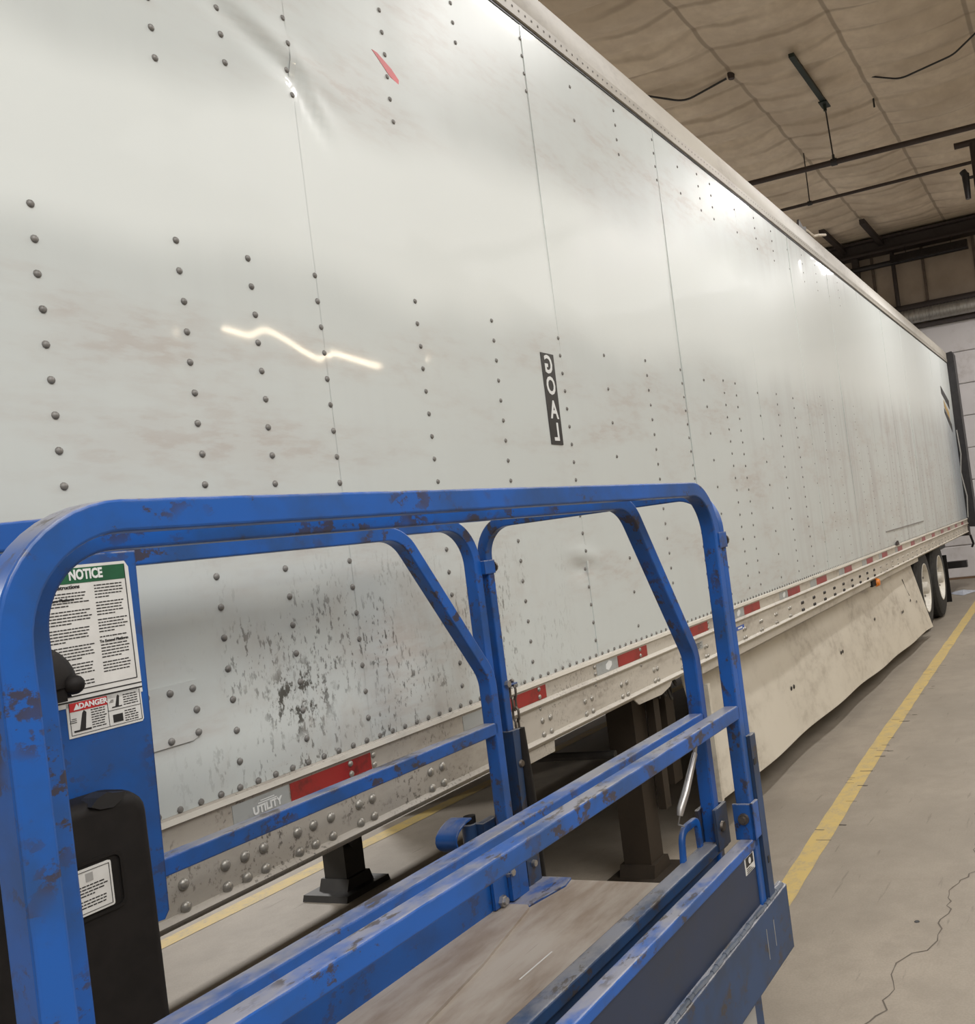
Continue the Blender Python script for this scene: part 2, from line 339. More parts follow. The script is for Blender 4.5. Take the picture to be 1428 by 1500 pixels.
def root(name, loc, label, cat, group=None, rotz=0.0):
    o = bpy.data.objects.new(name, None); S.collection.objects.link(o); o.empty_display_size = 0.1
    o.location = loc; o.rotation_euler = (0, 0, rotz); o['label'] = label; o['category'] = cat
    if group: o['group'] = group
    OFF[o.name] = Vector(loc); return o
def tag(o, label, cat, group=None):
    o['label'] = label; o['category'] = cat
    if group: o['group'] = group
    return o
def struct(o): o['kind'] = 'structure'; return o
def stuff(o): o['kind'] = 'stuff'; return o
def copy_at(o, d, parent=None):
    c = o.copy(); S.collection.objects.link(c); c.location = o.location + Vector(d)
    if parent: c.parent = parent
    OFF[c.name] = OFF.get(o.name, Vector((0, 0, 0))); return c
def text_mesh(name, txt, mat, parent, M4, size, mirror=False, bold=0.0, ext=0.0005, sx=1.0):
    cu = bpy.data.curves.new('t', 'FONT'); cu.body = txt; cu.size = size; cu.align_x = 'CENTER'; cu.align_y = 'CENTER'
    cu.extrude = ext; cu.offset = bold; cu.resolution_u = 3
    t = bpy.data.objects.new('t', cu); S.collection.objects.link(t)
    dg = bpy.context.evaluated_depsgraph_get(); dg.update()
    me = bpy.data.meshes.new_from_object(t.evaluated_get(dg)); bpy.data.objects.remove(t)
    me.name = name
    T = M4 @ Matrix.Diagonal(((-sx if mirror else sx), 1, 1, 1))
    o0 = OFF.get(parent.name, Vector((0, 0, 0)))
    me.transform(Matrix.Translation(-o0) @ T)
    if mirror: me.flip_normals()
    me.materials.clear(); me.materials.append(mat)
    o = bpy.data.objects.new(name, me); S.collection.objects.link(o); o.parent = parent; OFF[o.name] = o0
    return o
def wallM(x, y, z, rot=0.0):
    """text plane standing on a surface that faces -y, reading towards +x"""
    return Matrix.Translation((x, y, z)) @ Matrix.Rotation(rot, 4, 'Y') @ Matrix.Rotation(PI/2, 4, 'X')

# ------------------------------------------------------------------ the hall
XW, ZC = 18.35, 6.415
XB, YR, YL = -8.0, -11.0, 15.0
fl = struct(MB().box(XB, XW+.2, YR, YL, -0.2, 0).build('floor', M_FLOOR))
def strip(pts, w, z, ragged=0.0):
    mb = MB(); L = []; n = len(pts)
    for i, (x, y) in enumerate(pts):
        a = Vector(pts[max(0, i-1)]); b = Vector(pts[min(n-1, i+1)]); t = (b-a).normalized(); q = Vector((-t.y, t.x))
        ww = w/2*(1+random.uniform(-ragged, ragged)); L.append([(x+q.x*ww, y+q.y*ww, z), (x-q.x*ww, y-q.y*ww, z)])
    vs = [p for l in L for p in l]
    return mb.add(vs, [(2*i, 2*i+1, 2*i+3, 2*i+2) for i in range(n-1)])
def dense(pts, step):
    out = []
    for (x0, y0), (x1, y1) in zip(pts, pts[1:]):
        n = max(1, int(math.hypot(x1-x0, y1-y0)/step))
        out += [(x0+(x1-x0)*k/n, y0+(y1-y0)*k/n) for k in range(n)]
    return out+[pts[-1]]
strip(dense([(-4, 1.22), (3.95, 1.394), (6.5, 1.48), (13.0, 1.60), (17.5, 1.70)], 0.15), 0.105, 0.0015, 0.07).build('painted_line', M_YELLOW, fl)
strip(dense([(-4, 4.40), (3.2, 4.173), (5.9, 4.083), (14, 3.9)], 0.15), 0.11, 0.0015, 0.07).build('painted_line', M_YELLOW, fl)
crack = [(2.95, 0.86), (3.065, 0.788), (3.12, 0.805), (3.2, 0.79), (3.3, 0.82), (3.42, 0.80), (3.5, 0.735), (3.62, 0.70), (3.72, 0.715), (3.85, 0.69), (4.0, 0.72), (4.12, 0.70), (4.28, 0.62), (4.4, 0.64), (4.5, 0.67), (4.7, 0.66), (4.98, 0.712), (5.3, 0.68), (5.8, 0.75), (6.6, 0.70)]
cr = [(x+random.uniform(-.008, .008), y+random.uniform(-.012, .012)) for x, y in dense(crack, 0.035)]
strip(cr, 0.005, 0.001, 0.5).build('crack', M_CRACK, fl)
for k in range(46):
    x = random.uniform(4.6, 9.5); y = 1.40+0.018*(x-4)+random.uniform(-.10, .06)
    if k > 32: x = random.uniform(10, 13)
    a = random.uniform(-.25, .25); l = random.uniform(.03, .10)
    strip([(x, y), (x+l*math.sin(a)*.3, y+l*math.cos(a)*.8)], random.uniform(.004, .012), 0.0022).build('scuff', M_CRACK, fl)
MB().lathe([(0, .011), (.002, .009)], (3.73, 0.80, 0.0005), 'z', 8).build('tar_spot', M_INK, fl)

# ceiling quilt: sagging bays between purlins and long seams
rows = []; x = XB
while x < XW: rows.append(x); x += 0.48
xs = []; x = XB
while x < 6.0: xs.append(x); x += 0.8
x = 6.0
while x < XW: xs.append(x); x += 0.06
xs.append(XW)
ys = []; y = YR
while y < -2: ys.append(y); y += 0.8
y = -2.0
while y < 7.0: ys.append(y); y += 0.1025
while y < YL: ys.append(y); y += 0.8
ys.append(YL)
def hashf(i, j): return (math.sin(i*127.1+j*311.7)*43758.5453) % 1.0
def ceil_z(x, y):
    j = math.floor((y-1.77)/1.23); v = (y-1.77)/1.23-j
    ii = (x-9.07+0.07*math.sin(PI*v)*(hashf(3, j)-.3)*3)/0.48; i = math.floor(ii); u = ii-i
    a = 0.075 if i % 2 else 0.11
    bow = math.sin(PI*v)
    z = -a*(math.sin(PI*u)**0.6)*(0.55+0.45*hashf(i, j))*(0.2+0.8*bow**0.5) - 0.040*bow**0.8
    if i % 3 == 0: z -= 0.02*bow*math.sin(PI*u)
    return ZC + z*min(1.0, max(0.0, (XW-.35-x)/.9)) + 0.04
vs = [(x, y, ceil_z(x, y)) for x in xs for y in ys]; ny = len(ys)
fs = [(i*ny+j, i*ny+j+1, (i+1)*ny+j+1, (i+1)*ny+j) for i in range(len(xs)-1) for j in range(ny-1)]
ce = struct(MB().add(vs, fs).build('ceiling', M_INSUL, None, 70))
# walls
wf = struct(MB().box(XW, XW+.2, YR, YL, 0, ZC+.3).build('wall_far', M_WINSUL))
z = 0.03; k = 0
while z < 4.6:
    h = min(0.582, 4.66-z)
    MB().prism([(XW+.01, z), (XW-.046, z), (XW-.055, z+.012), (XW-.055, z+h-.022), (XW-.046, z+h-.010), (XW+.01, z+h-.010)], 'y', -6, 12).build('wall_panel', M_WPANEL, wf)
    z += 0.582
MB().box(XW-.07, XW, -6, 12, 0, .035).build('rusty_sill', dirty_metal('rust_sill', (0.16, 0.10, 0.06), (0.06, 0.04, 0.03), 0.8), wf)
for y in (0.6, 1.35, BY1, BY2, 4.6, -0.1):
    MB().box(XW-.035, XW, y-.025, y+.025, 5.1, 6.35).build('batten', M_BATTEN, wf)
struct(MB().box(XB-.2, XB, YR, YL, 0, ZC+.3).build('wall_near', M_WALL))
struct(MB().box(XB, XW, YR-.2, YR, 0, ZC+.3).build('wall_right', M_WALL))
struct(MB().box(XB, XW, YL, YL+.2, 0, ZC+.3).build('wall_left', M_WALL))

# beams, duct and pipes near the far wall
MB().box(XW-.30, XW-.02, -8, 12, 6.12, 6.16).box(XW-.18, XW-.14, -8, 12, 6.16, 6.36).box(XW-.30, XW-.02, -8, 12, 6.36, 6.40).build('eave_beam', M_DKSTEEL)
tag(bpy.data.objects['eave_beam'], 'dark steel beam along the top of the far wall', 'beam')
t = MB().tube([(XW-.14, 12, 5.02), (XW-.14, -8, 5.02)], 0.085, 14).build('pipe', M_DKSTEEL, None, 40)
tag(t, 'thick dark pipe right above the silver duct', 'pipe')
d = MB()
prof = []
mb = MB().tube([(XW-.30, 12-.5*k, 4.84) for k in range(41)], 0.125, 24)
t = mb.build('duct', M_DUCT, None, 40); tag(t, 'round silver duct along the top of the white wall panels', 'duct')
rb = MB()
for k in range(60): rb.lathe([(-.008, .125), (-.004, .130), (.004, .130), (.008, .125)], (XW-.30, 3.6-0.06*k, 4.84), 'y', 24)
rb.build('rib', M_DUCT, t, 40)
t = MB().box(XW-.20, XW-.005, -8, 12, 4.645, 4.71).build('ledge_beam', M_DKSTEEL); tag(t, 'dark ledge beam under the silver duct', 'beam')
# black radiant heater tube, tapered hood
h = root('heater', (XW-.32, 2.0, 5.9), 'long black heater hanging in front of the brown upper wall', 'heater')
MB().prism([(XW-.46, 5.86), (XW-.38, 6.0), (XW-.26, 6.0), (XW-.18, 5.86)], 'y', 1.42, 2.78).build('hood', M_BLKMETAL, h)
MB().tube([(XW-.32, 1.42, 5.88), (XW-.32, 4.6, 5.88)], 0.05, 12).build('burner_tube', M_BLKMETAL, h, 40)
for y in (1.7, 2.5): MB().tube([(XW-.32, y, 5.99), (XW-.32, y, 6.14)], 0.006, 6).build('hanger', M_BLKMETAL, h)
t = MB().tube([(XW-.12, 2.78, 5.108), (XW-.12, 2.78, 6.118)], 0.04, 12).build('column_pipe', M_DKSTEEL, None, 40)
tag(t, 'dark upright pipe on the brown upper wall, nearer the right edge', 'pipe')
t = MB().box(XW-.2, XW-.08, 3.40, 3.52, 5.108, 6.118).build('steel_post', M_DKSTEEL)
tag(t, 'dark upright post on the upper wall just over the trailer edge', 'post')
for y, lb in ((3.63, 'short dark ceiling brace nearer the trailer, running into the eave beam'), (2.93, 'short dark ceiling brace further from the trailer, running into the eave beam')):
    t = MB().box(16.45, XW-.05, y-.045, y+.045, 6.26, 6.34).build('ceiling_brace', M_DKSTEEL); tag(t, lb, 'brace', 'ceiling braces by the far wall')
# sprinkler pipes and their hangers
p1 = root('sprinkler_pipe', (11.40, 2.24, 5.634), 'thicker black sprinkler pipe crossing under the ceiling, nearer one', 'pipe', 'sprinkler pipes')
MB().tube([(11.40-.029*(y-3.29), y, 5.634) for y in (7.5, 2.2, -6)], 0.033, 12).build('pipe_run', M_PIPE, p1, 40)
MB().tube([(11.3, 2.265, 6.34), (11.42, 2.265, 5.66)], 0.009, 8).build('hanger_rod', M_BLKMETAL, p1)
MB().tube([(11.43, 2.23, 5.634), (11.43, 2.30, 5.634)], 0.043, 12).tube([(11.425, 2.265, 5.66), (11.42, 2.265, 5.72)], 0.016, 8).build('clamp', M_BLKMETAL, p1)
p2 = root('sprinkler_pipe', (12.88, 2.9, 5.69), 'thinner black sprinkler pipe crossing under the ceiling, further one', 'pipe', 'sprinkler pipes')
MB().tube([(12.90, 7.5, 5.69), (12.88, .842, 5.69)], 0.021, 10).build('pipe_run', M_PIPE, p2, 40)
MB().tube([(12.86, 2.94, 6.36), (12.89, 2.95, 5.70)], 0.008, 8).build('hanger_rod', M_BLKMETAL, p2)
MB().tube([(12.89, 2.92, 5.69), (12.89, 2.98, 5.69)], 0.03, 10).build('clamp', M_BLKMETAL, p2)
t = root('ceiling_strut', (10.6, 2.26, 6.33), 'dark green steel strut fixed flat under the ceiling quilt', 'strut')
MB().box(9.92, 11.30, 2.235, 2.295, 6.285, 6.325).build('channel', M_STRUT, t)
MB().box(11.20, 11.40, 2.215, 2.315, 6.27, 6.285).tube([(11.3, 2.265, 6.29), (11.3, 2.265, 6.20)], 0.02, 8).build('end_clip', M_STRUT, t)
t = root('pipe_riser', (12.86, 0.79, 5.4), 'dark pipe riser with a tee cap and clamp at the right edge', 'pipe')
MB().tube([(12.86, .79, 5.92), (12.86, .79, 4.9)], 0.05, 12).build('riser', M_PIPE, t, 40)
MB().tube([(12.86, 1.02, 5.93), (12.86, .55, 5.93)], 0.04, 12).build('tee', M_PIPE, t, 40)
MB().tube([(12.86, .66, 5.95), (12.86, .66, 6.46)], .008, 6).build('hanger_rod', M_BLKMETAL, t)
MB().tube([(12.86, .93, 5.56), (12.86, .93, 5.24)], [.05, .035], 10).tube([(12.86, .93, 5.50), (12.86, .80, 5.50)], .02, 8).tube([(12.86, .96, 5.60), (12.86, .92, 5.52)], .045, 10).build('valve', M_BLKMETAL, t, 40)
def sag_wire(pts, r): return MB().tube(fillet(pts, 0.35, 6), r, 6)
t = sag_wire([(9.80, 4.15, 6.42), (10.1, 3.55, 6.25), (10.15, 3.055, 6.38)], 0.011).build('loose_cord', M_INK); tag(t, 'loose dark cord sagging below the ceiling near the trailer roof', 'cord', 'loose ceiling cords')
t = MB().tube([(10.15, 3.00, 6.46), (10.15, 3.00, 6.36)], [.05, .035], 8).build('hook_bracket', M_PIPE); tag(t, 'small brown bracket at the end of the loose ceiling cord', 'bracket')
t = sag_wire([(11.25, 1.75, 6.44), (11.05, 1.35, 6.21), (10.9, .75, 6.24), (10.75, .35, 6.42)], 0.010).build('loose_cord', M_INK); tag(t, 'loose dark cord hanging under the ceiling at the upper right', 'cord', 'loose ceiling cords')
t = MB().tube([(11.95, 1.80, 6.46), (11.95, 1.80, 6.34)], .012, 6).build('wire_tie', M_INK); tag(t, 'short dark wire tie poking down from the ceiling seam', 'wire')

# ------------------------------------------------------------------ the trailer
TY = 1.88; TX0, TX1 = 0.35, 16.62; TW = 2.59; TYF = TY+TW
ZB, ZT, ZR = 1.131, 3.73, 3.91
tr = root('semi_trailer', (8.4, TY+TW/2, 0), 'long white riveted semi trailer with dirty cream lower rail, red reflectors and side skirt', 'trailer')
COLS = [0.48, 0.70, 0.92, 1.335, 1.675, 1.885, 2.115, 2.55, 2.975, 3.455, 3.86, 4.30, 4.75, 5.08, 5.39, 5.60, 6.03, 6.45, 6.85, 7.25, 7.68, 8.1, 8.5, 8.9, 9.3, 9.7, 10.1, 10.5, 10.9, 11.3, 11.7, 12.1, 12.5, 12.9, 13.3, 13.7, 14.1, 14.5, 14.9, 15.3, 15.7, 16.1]
SEAMX = [0.85, 2.14, 3.475, 4.78, 6.06, 7.28, 8.5, 9.72, 10.94, 12.16, 13.38, 14.6, 15.7]
def gauss(x, z, cx, cz, sx, sz, rot=0.0):
    dx, dz = x-cx, z-cz; c, s = math.cos(rot), math.sin(rot)
    u, v = (dx*c+dz*s)/sx, (-dx*s+dz*c)/sz; return math.exp(-(u*u+v*v))
def skin_off(x, z):
    """how far the sheet stands out from its posts (m, + = inward)"""
    t = (z-ZB)/(ZT-ZB); e = max(0.0, math.sin(PI*min(1, max(0, t))))**0.5
    k = 0
    while k < len(COLS)-2 and COLS[k+1] < x: k += 1
    u = min(1, max(0, (x-COLS[k])/(COLS[k+1]-COLS[k])))
    o = -0.0030*math.sin(PI*u)*e*(1.0 if k % 2 else 0.35)*(COLS[k+1]-COLS[k])/.4
    o += 0.0032*e*math.sin(1.7*x+.6+.8*math.sin(2.1*z)) + 0.0013*e*math.sin(5.3*x+2.9*z)
    # the creased dent near the top front and a smaller one low down
    o += 0.011*gauss(x, z, 2.00, 3.04, .20, .030, -0.33) - 0.007*gauss(x, z, 2.02, 3.09, .22, .035, -0.30)
    o += 0.008*gauss(x, z, 2.17, 2.93, .09, .020, -0.95) - 0.005*gauss(x, z, 2.20, 2.965, .09, .022, -0.95)
    o += 0.012*gauss(x, z, 3.42, 1.50, .09, .035) - 0.010*gauss(x, z, 3.46, 1.545, .12, .03, -0.2)
    o += 0.008*gauss(x, z, 1.50, 1.50, .20, .05, 0.1) + 0.006*gauss(x, z, 6.5, 2.0, .12, .5)
    return o
xs = []; x = TX0
while x < TX1: xs.append(x); x += 0.022 if x < 4.2 else (0.05 if x < 8 else 0.1)
xs.append(TX1)
zs = [ZB+(ZT-ZB)*k/120 for k in range(121)]; nz = len(zs)
vs = [(x, TY+skin_off(x, z), z) for x in xs for z in zs]
fs = [(i*nz+j, i*nz+j+1, (i+1)*nz+j+1, (i+1)*nz+j) for i in range(len(xs)-1) for j in range(nz-1)]
nb = len(vs); vs += [(TX0, TY+.03, ZB), (TX1, TY+.03, ZB), (TX1, TY+.03, ZT), (TX0, TY+.03, ZT)]; fs.append((nb, nb+1, nb+2, nb+3))
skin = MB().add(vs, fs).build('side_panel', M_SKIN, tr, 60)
MB().box(TX0, TX1, TY+.03, TYF, ZB-.10, ZR-.02).build('box_body', M_WHITE, tr)
# top rail and rivets, with a dark strip standing in for the shadow gap
MB().prism([(TY+.02, ZT-.012), (TY-.012, ZT), (TY-.014, ZT+.05), (TY-.010, ZT+.055), (TY-.010, ZR-.02), (TY+.01, ZR), (TY+.25, ZR), (TY+.25, ZT)], 'x', TX0, TX1).build('top_rail', M_TOPRAIL, tr, 40)
MB().box(TX0, TX1, TY-.004, TY+.02, ZT-.014, ZT-.002).build('shadow_gap_strip', M_INK, tr)
# lap seams
for x in SEAMX:
    MB().box(x-.012, x+.0015, TY-.0022, TY+.02, ZB, ZT-.015).build('panel_seam', M_SKIN, tr) if x > 3 else MB().add([(x+q, TY+skin_off(x, z)-.0006 if q < 0.0005 else TY+skin_off(x, z)+.0006, z) for q in (-.02, 0.0, .0012) for z in zs if z < ZT-.02], [(i*(nz-1)+j, i*(nz-1)+j+1, (i+1)*(nz-1)+j+1, (i+1)*(nz-1)+j) for i in range(2) for j in range(nz-2)]).build('panel_seam', M_SKIN, tr, 40)
# lower rail: bead, tape band, ridge, bolted web, ridge, lip
def rail_prof(): return [(TY+.03, 1.140), (TY-.006, 1.140), (TY-.012, 1.134), (TY-.012, 1.126), (TY-.006, 1.118), (TY-.004, 1.114), (TY-.004, 1.066), (TY-.014, 1.060), (TY-.018, 1.054), (TY-.014, 1.047), (TY-.004, 1.042), (TY-.002, .936), (TY-.012, .931), (TY-.017, .925), (TY-.013, .918), (TY-.003, .913), (TY+.006, .905), (TY+.03, .903), (TY+.05, .91), (TY+.05, 1.14)]
MB().prism(rail_prof(), 'x', TX0, TX1).build('lower_rail', M_RAIL, tr, 35)
MB().box(TX0, TX1, TY-.0135, TY-.011, 1.123, 1.136).build('bead_strip', M_TRIM, tr)
MB().box(4.55, 11.4, TY+.012, TY+.022, .862, .905).build('skirt_hanger_strip', M_RAIL, tr)
# small torn flange pieces hanging from the rail
MB().prism([(2.70, .905), (2.78, .865), (3.055, .865), (3.06, .905)], 'y', TY+.004, TY+.008).build('bent_flange', M_RAIL, tr)
MB().prism([(3.73, .91), (3.78, .875), (4.02, .868), (4.12, .885), (4.16, .91)], 'y', TY+.004, TY+.010).build('bent_flange', M_RAIL, tr)
# reflective tape
for xc in (0.25+.9, 1.955, 2.885, 3.76, 4.515, 5.378, 6.262, 7.003, 7.868, 8.735, 9.44, 10.28, 11.10, 11.89, 12.69, 13.53, 14.23, 15.05, 15.85):
    hw = 0.145 if xc < 7.5 else 0.13
    MB().box(xc-hw, xc+hw, TY-.0055, TY-.003, 1.067, 1.1135).build('red_reflector', M_RED, tr)
for xa, xb_ in ((1.635, 1.805), (2.525, 2.735), (3.425, 3.61), (5.05, 5.235), (5.93, 6.115), (6.68, 6.845), (7.55, 7.72), (8.41, 8.585), (9.15, 9.30), (10.0, 10.14)):
    MB().box(xa, xb_, TY-.0053, TY-.003, 1.067, 1.1135).build('grey_reflector', M_PLATE, tr)
# maker's plate lettering and lozenge marks
text_mesh('maker_lettering', 'UTILITY', M_WHITE, tr, wallM(1.735, TY-.0062, 1.083, -0.03), 0.025, bold=.0011)
MB().box(1.708, 1.765, TY-.0062, TY-.0055, 1.0955, 1.098).box(1.715, 1.758, TY-.0062, TY-.0055, 1.1005, 1.103).build('maker_mark', M_WHITE, tr)
for xc in (2.69, 3.53, 5.14, 6.03):
    MB().prism([(xc-.028, 1.080), (xc-.005, 1.072), (xc+.026, 1.088), (xc+.028, 1.104), (xc+.004, 1.110), (xc-.024, 1.098)], 'y', TY-.0062, TY-.0052).build('lozenge_mark', M_WHITE, tr)
MB().box(5.065, 5.205, TY-.0045, TY-.002, .998, 1.020).build('blue_sticker', M_STICKBLUE, tr)
MB().box(5.10, 5.17, TY-.0052, TY-.0044, 1.004, 1.013).build('sticker_print', M_WHITE, tr)
lb = MB().box(4.43, 4.56, TY-.0045, TY-.002, .992, 1.028).build('grey_label', M_PLATE, tr)
for k in range(4): MB().box(4.44, 4.54-.02*(k % 2), TY-.005, TY-.0044, 1.020-.007*k, 1.0225-.007*k).build('label_print', M_INK, lb)
# rivets: a hundred in the near bays as single heads, the rest as one
def seen_band(x, z):
    """heads are painted over in the wiped band"""
    lo = 2.43+0.012*(x-1.3)
    hi = {0: 2.83}.get(0)+0.10*max(0, x-1.4) if x < 2.4 else (2.96 if x < 2.8 else 3.40)
    return not (lo < z < hi)
heads = []
for ci, x in enumerate(COLS):
    dense_col = ci in (3, 4, 5, 6, 7, 8, 9, 11, 12, 16)
    stepz = .072 if (x < 3.6 or ci % 3 != 1) else .15
    z = ZB+.075
    while z < ZT-.03:
        if seen_band(x, z) and not (x > 9 and z > 2.2): heads.append((x+random.uniform(-.002, .002), z))
        z += stepz
bottom = []; x = TX0+.08
while x < TX1-.1: bottom.append((x, ZB+.016)); x += .0538
cand = sorted(heads+bottom, key=lambda p: abs(p[0]-1.2) if p[0] > 1.2 else 9)
near = [p for p in cand if not (p[0] < 1.6 and p[1] < 1.8)][:100]; ns = set(near)
rv = MB().dome((0, 0, 0), .0085, .0055, 10, 3).build('rivet', M_RIVET, tr, 40, off=(0, 0, 0))
T0 = Vector(tr.location)
def place_rivet(o, x, z, dy=0.0): o.location = Vector((x, TY+skin_off(x, z)-.0005+dy, z))-T0
place_rivet(rv, *near[0])
for p in near[1:]:
    c = rv.copy(); S.collection.objects.link(c); c.parent = tr; place_rivet(c, *p)
rest = MB()
for p in heads+bottom:
    if p not in ns: rest.dome((p[0], TY+skin_off(*p)-.0005, p[1]), .0082 if p[0] < 7 else .0062, .005 if p[0] < 7 else .0025, 8, 2)
for k in range(330): rest.dome((TX0+.1+.0492*k, TY-.014, ZT+.03), .006, .003, 6, 1)
stuff(rest.build('small_rivets', M_RIVET, tr, 40))
# bolts through the lower rail
pairs = [1.49, 1.600, 1.655, 1.710, 1.817, 1.870, 1.931, 2.035, 2.088, 2.342, 2.398, 2.66, 2.71, 2.984, 3.038, 3.304, 3.359, 3.622, 3.672, 3.952, 3.989, 4.27, 4.31, 4.584, 4.616]
x = 4.90
while x < 16.4: pairs += [x-.018, x+.018]; x += .3048
bolts = [(x, z) for x in pairs for z in (.992, .943)] + [(x, z) for x in (2.02, 2.11, 2.981, 3.408, 3.832, 4.25, 4.66) for z in (1.105, 1.078)] + [(2.98, 1.036), (3.405, 1.036), (3.83, 1.036)]
bolts.sort()
bt = MB().dome((0, 0, 0), .0135, .010, 12, 4).build('bolt', M_BOLT, tr, 40, off=(0, 0, 0))
brest = MB(); dark = MB(); first = True; nbolt = 0
for x, z in bolts:
    isdark = 6.36 < x < 9.0
    if nbolt < 92 and not isdark and x < 6.4:
        o = bt if first else bt.copy()
        if not first: S.collection.objects.link(o); o.parent = tr
        first = False; nbolt += 1; o.location = Vector((x, TY-(.0058 if z > 1.06 else .003), z))-T0
        o.scale = (.62,)*3 if z > 1.03 else ((1, 1, 1) if x < 2.5 else (.85, .85, .85))
    else: (dark if isdark else brest).dome((x, TY-.003, z), .0125 if isdark else .010, .009 if isdark else .006, 8, 2)
stuff(brest.build('small_bolts', M_BOLT, tr, 40)); stuff(dark.build('dark_bolts', M_DBOLT, tr, 40))
# riveted repair patch
pt = MB().prism([(1.19, 1.285), (1.555, 1.285), (1.572, 1.292), (1.577, 1.305), (1.582, 1.415), (1.19, 1.415)], 'y', TY-.0065, TY-.002).build('repair_patch', M_SKIN, tr)
for x, z in ((1.568, 1.398), (1.572, 1.350), (1.570, 1.300), (1.51, 1.398), (1.50, 1.296), (1.452, 1.40), (1.447, 1.345), (1.445, 1.297), (1.38, 1.40), (1.38, 1.297)):
    c = rv.copy(); S.collection.objects.link(c); c.name = 'patch_rivet'; c.parent = tr; c.location = Vector((x, TY-.007, z))-T0
# mirror-reading decal
gd = MB().prism([(3.291, 1.993), (3.383, 1.993), (3.390, 2.353), (3.291, 2.353)], 'y', TY-.007, TY-.0055).build('mirror_decal', M_GOALBLK, tr)
for ch, z in (('G', 2.306), ('O', 2.222), ('A', 2.127), ('L', 2.040)):
    text_mesh('decal_letter', ch, M_WHITE, gd, wallM(3.341, TY-.0074, z), 0.098, mirror=True, bold=.0024, sx=.86)
# leftovers of the painted graphics
MB().prism([(2.487, 3.214), (2.512, 3.213), (2.575, 3.185), (2.64, 3.135), (2.565, 3.155)], 'y', TY-.004, TY-.0025).build('red_graphic', M_PINK, tr)
MB().prism([(15.55, 2.93), (16.05, 2.74), (16.05, 2.86), (15.55, 3.03)], 'y', TY-.004, TY-.0025).build('gold_stripe', M_GOLD, tr)
MB().prism([(15.4, 3.12), (16.2, 2.92), (16.2, 3.06), (15.4, 3.24)], 'y', TY-.004, TY-.0025).prism([(15.5, 2.83), (16.2, 2.55), (16.2, 2.68), (15.5, 2.90)], 'y', TY-.004, TY-.0025).build('black_stripe', M_GOALBLK, tr)
MB().box(9.65, 12.05, TY-.009, TY, 1.294, 1.303).build('scrape_mark', simple('scrape_grey', (.22, .21, .20), .5), tr)
MB().prism([(10.02, 1.135), (10.04, 1.17), (10.07, 1.15), (10.1, 1.18), (10.16, 1.135)], 'y', TY-.03, TY-.01).build('torn_metal', M_DKSTEEL, tr)
# torn strip on the roof edge
t = MB().tube([(7.95, TY-.0, 3.92), (8.20, TY+.0, 3.925), (8.36, TY-.005, 3.97), (8.62, TY-.01, 4.03)], .012, 6).build('torn_strip', M_SCRAP, tr)
MB().prism([(7.72, 3.90), (7.76, 3.965), (7.85, 3.925), (7.95, 3.95), (8.10, 3.90)], 'y', TY+.0, TY+.02).build('torn_edge', M_DKSTEEL, tr)
# side skirt: a bent sheet that kicks out towards the wheels
xs = [4.62+(11.25-4.62)*k/60 for k in range(61)]
def skirt_y(x, t):
    s = (x-4.62)/(11.25-4.62)
    return TY+.175-.08*s + t*(-.140-.005*s) + .018*math.sin(2.3*x)*t*(1-t*.6) + .010*math.sin(4.1*x+1)*t - .03*max(0, (s-.86)/.14)*t
nt = 14; vs = []
for th in (0, .006):
    for x in xs:
        zb = .185-.012*(x-4.6)+.008*math.sin(1.9*x)
        for j in range(nt+1): t = j/nt; vs.append((x+.06*t*((x-4.62)/6.63), skirt_y(x, t)+th, .90+(zb-.90)*t))
n1 = nt+1; N = len(xs)*n1; fs = []
for i in range(60):
    for j in range(nt):
        a = i*n1+j; q = (a, a+1, a+n1+1, a+n1); fs += [q, tuple(N+k for k in q[::-1])]
    a = i*n1+nt; fs.append((a, a+n1, a+n1+N, a+N)); a = i*n1; fs.append((a, a+N, a+n1+N, a+n1))
for i in (0, 60):
    for j in range(nt): a = i*n1+j; fs.append((a, a+N, a+N+1, a+1))
MB().add(vs, fs).build('side_skirt', M_SKIRT, tr, 50)
for x, t in ((6.2, .62), (6.26, .62), (7.5, .60), (7.56, .60), (8.9, .5), (10.0, .62), (10.06, .62), (10.6, .55), (10.9, .62)):
    MB().dome((x, skirt_y(x, t)-.001, .90-.72*t), .016, .006, 8, 2).build('skirt_rivet', M_DBOLT, tr, 40)
MB().tube([(10.55, skirt_y(10.6, .2)-.004, .74), (10.62, skirt_y(10.62, .3)-.004, .62), (10.66, skirt_y(10.66, .42)-.004, .55)], .006, 6).build('skirt_scrape', M_INK, tr)
MB().box(4.59, 4.62, TY+.01, TY+.07, .20, .80).build('skirt_edge', M_SKIRT, tr)
# amber side lamp under the rail
ml = MB().lathe([(-.035, .001), (-.03, .03), (0, .04), (.01, .04)], (8.92, TY-.0, .872), 'y', 12).build('side_lamp', M_AMBER, tr, 40)
MB().box(8.72, 8.90, TY-.004, TY+.02, .85, .90).build('lamp_bracket', M_BLACK, tr)
# floor frame, far rail, far skirt
fm = MB(); x = .6
while x < 16.5: fm.box(x-.03, x+.03, TY+.06, TYF-.06, .93, 1.03); x += .3048
fm.build('floor_frame', M_UNDER, tr)
MB().box(TX0, TX1, TYF-.03, TYF, .905, 1.14).build('far_rail', M_RAIL, tr)
MB().box(4.9, 11.2, TYF-.06, TYF-.05, .18, .92).build('far_skirt', M_SKIRT, tr)
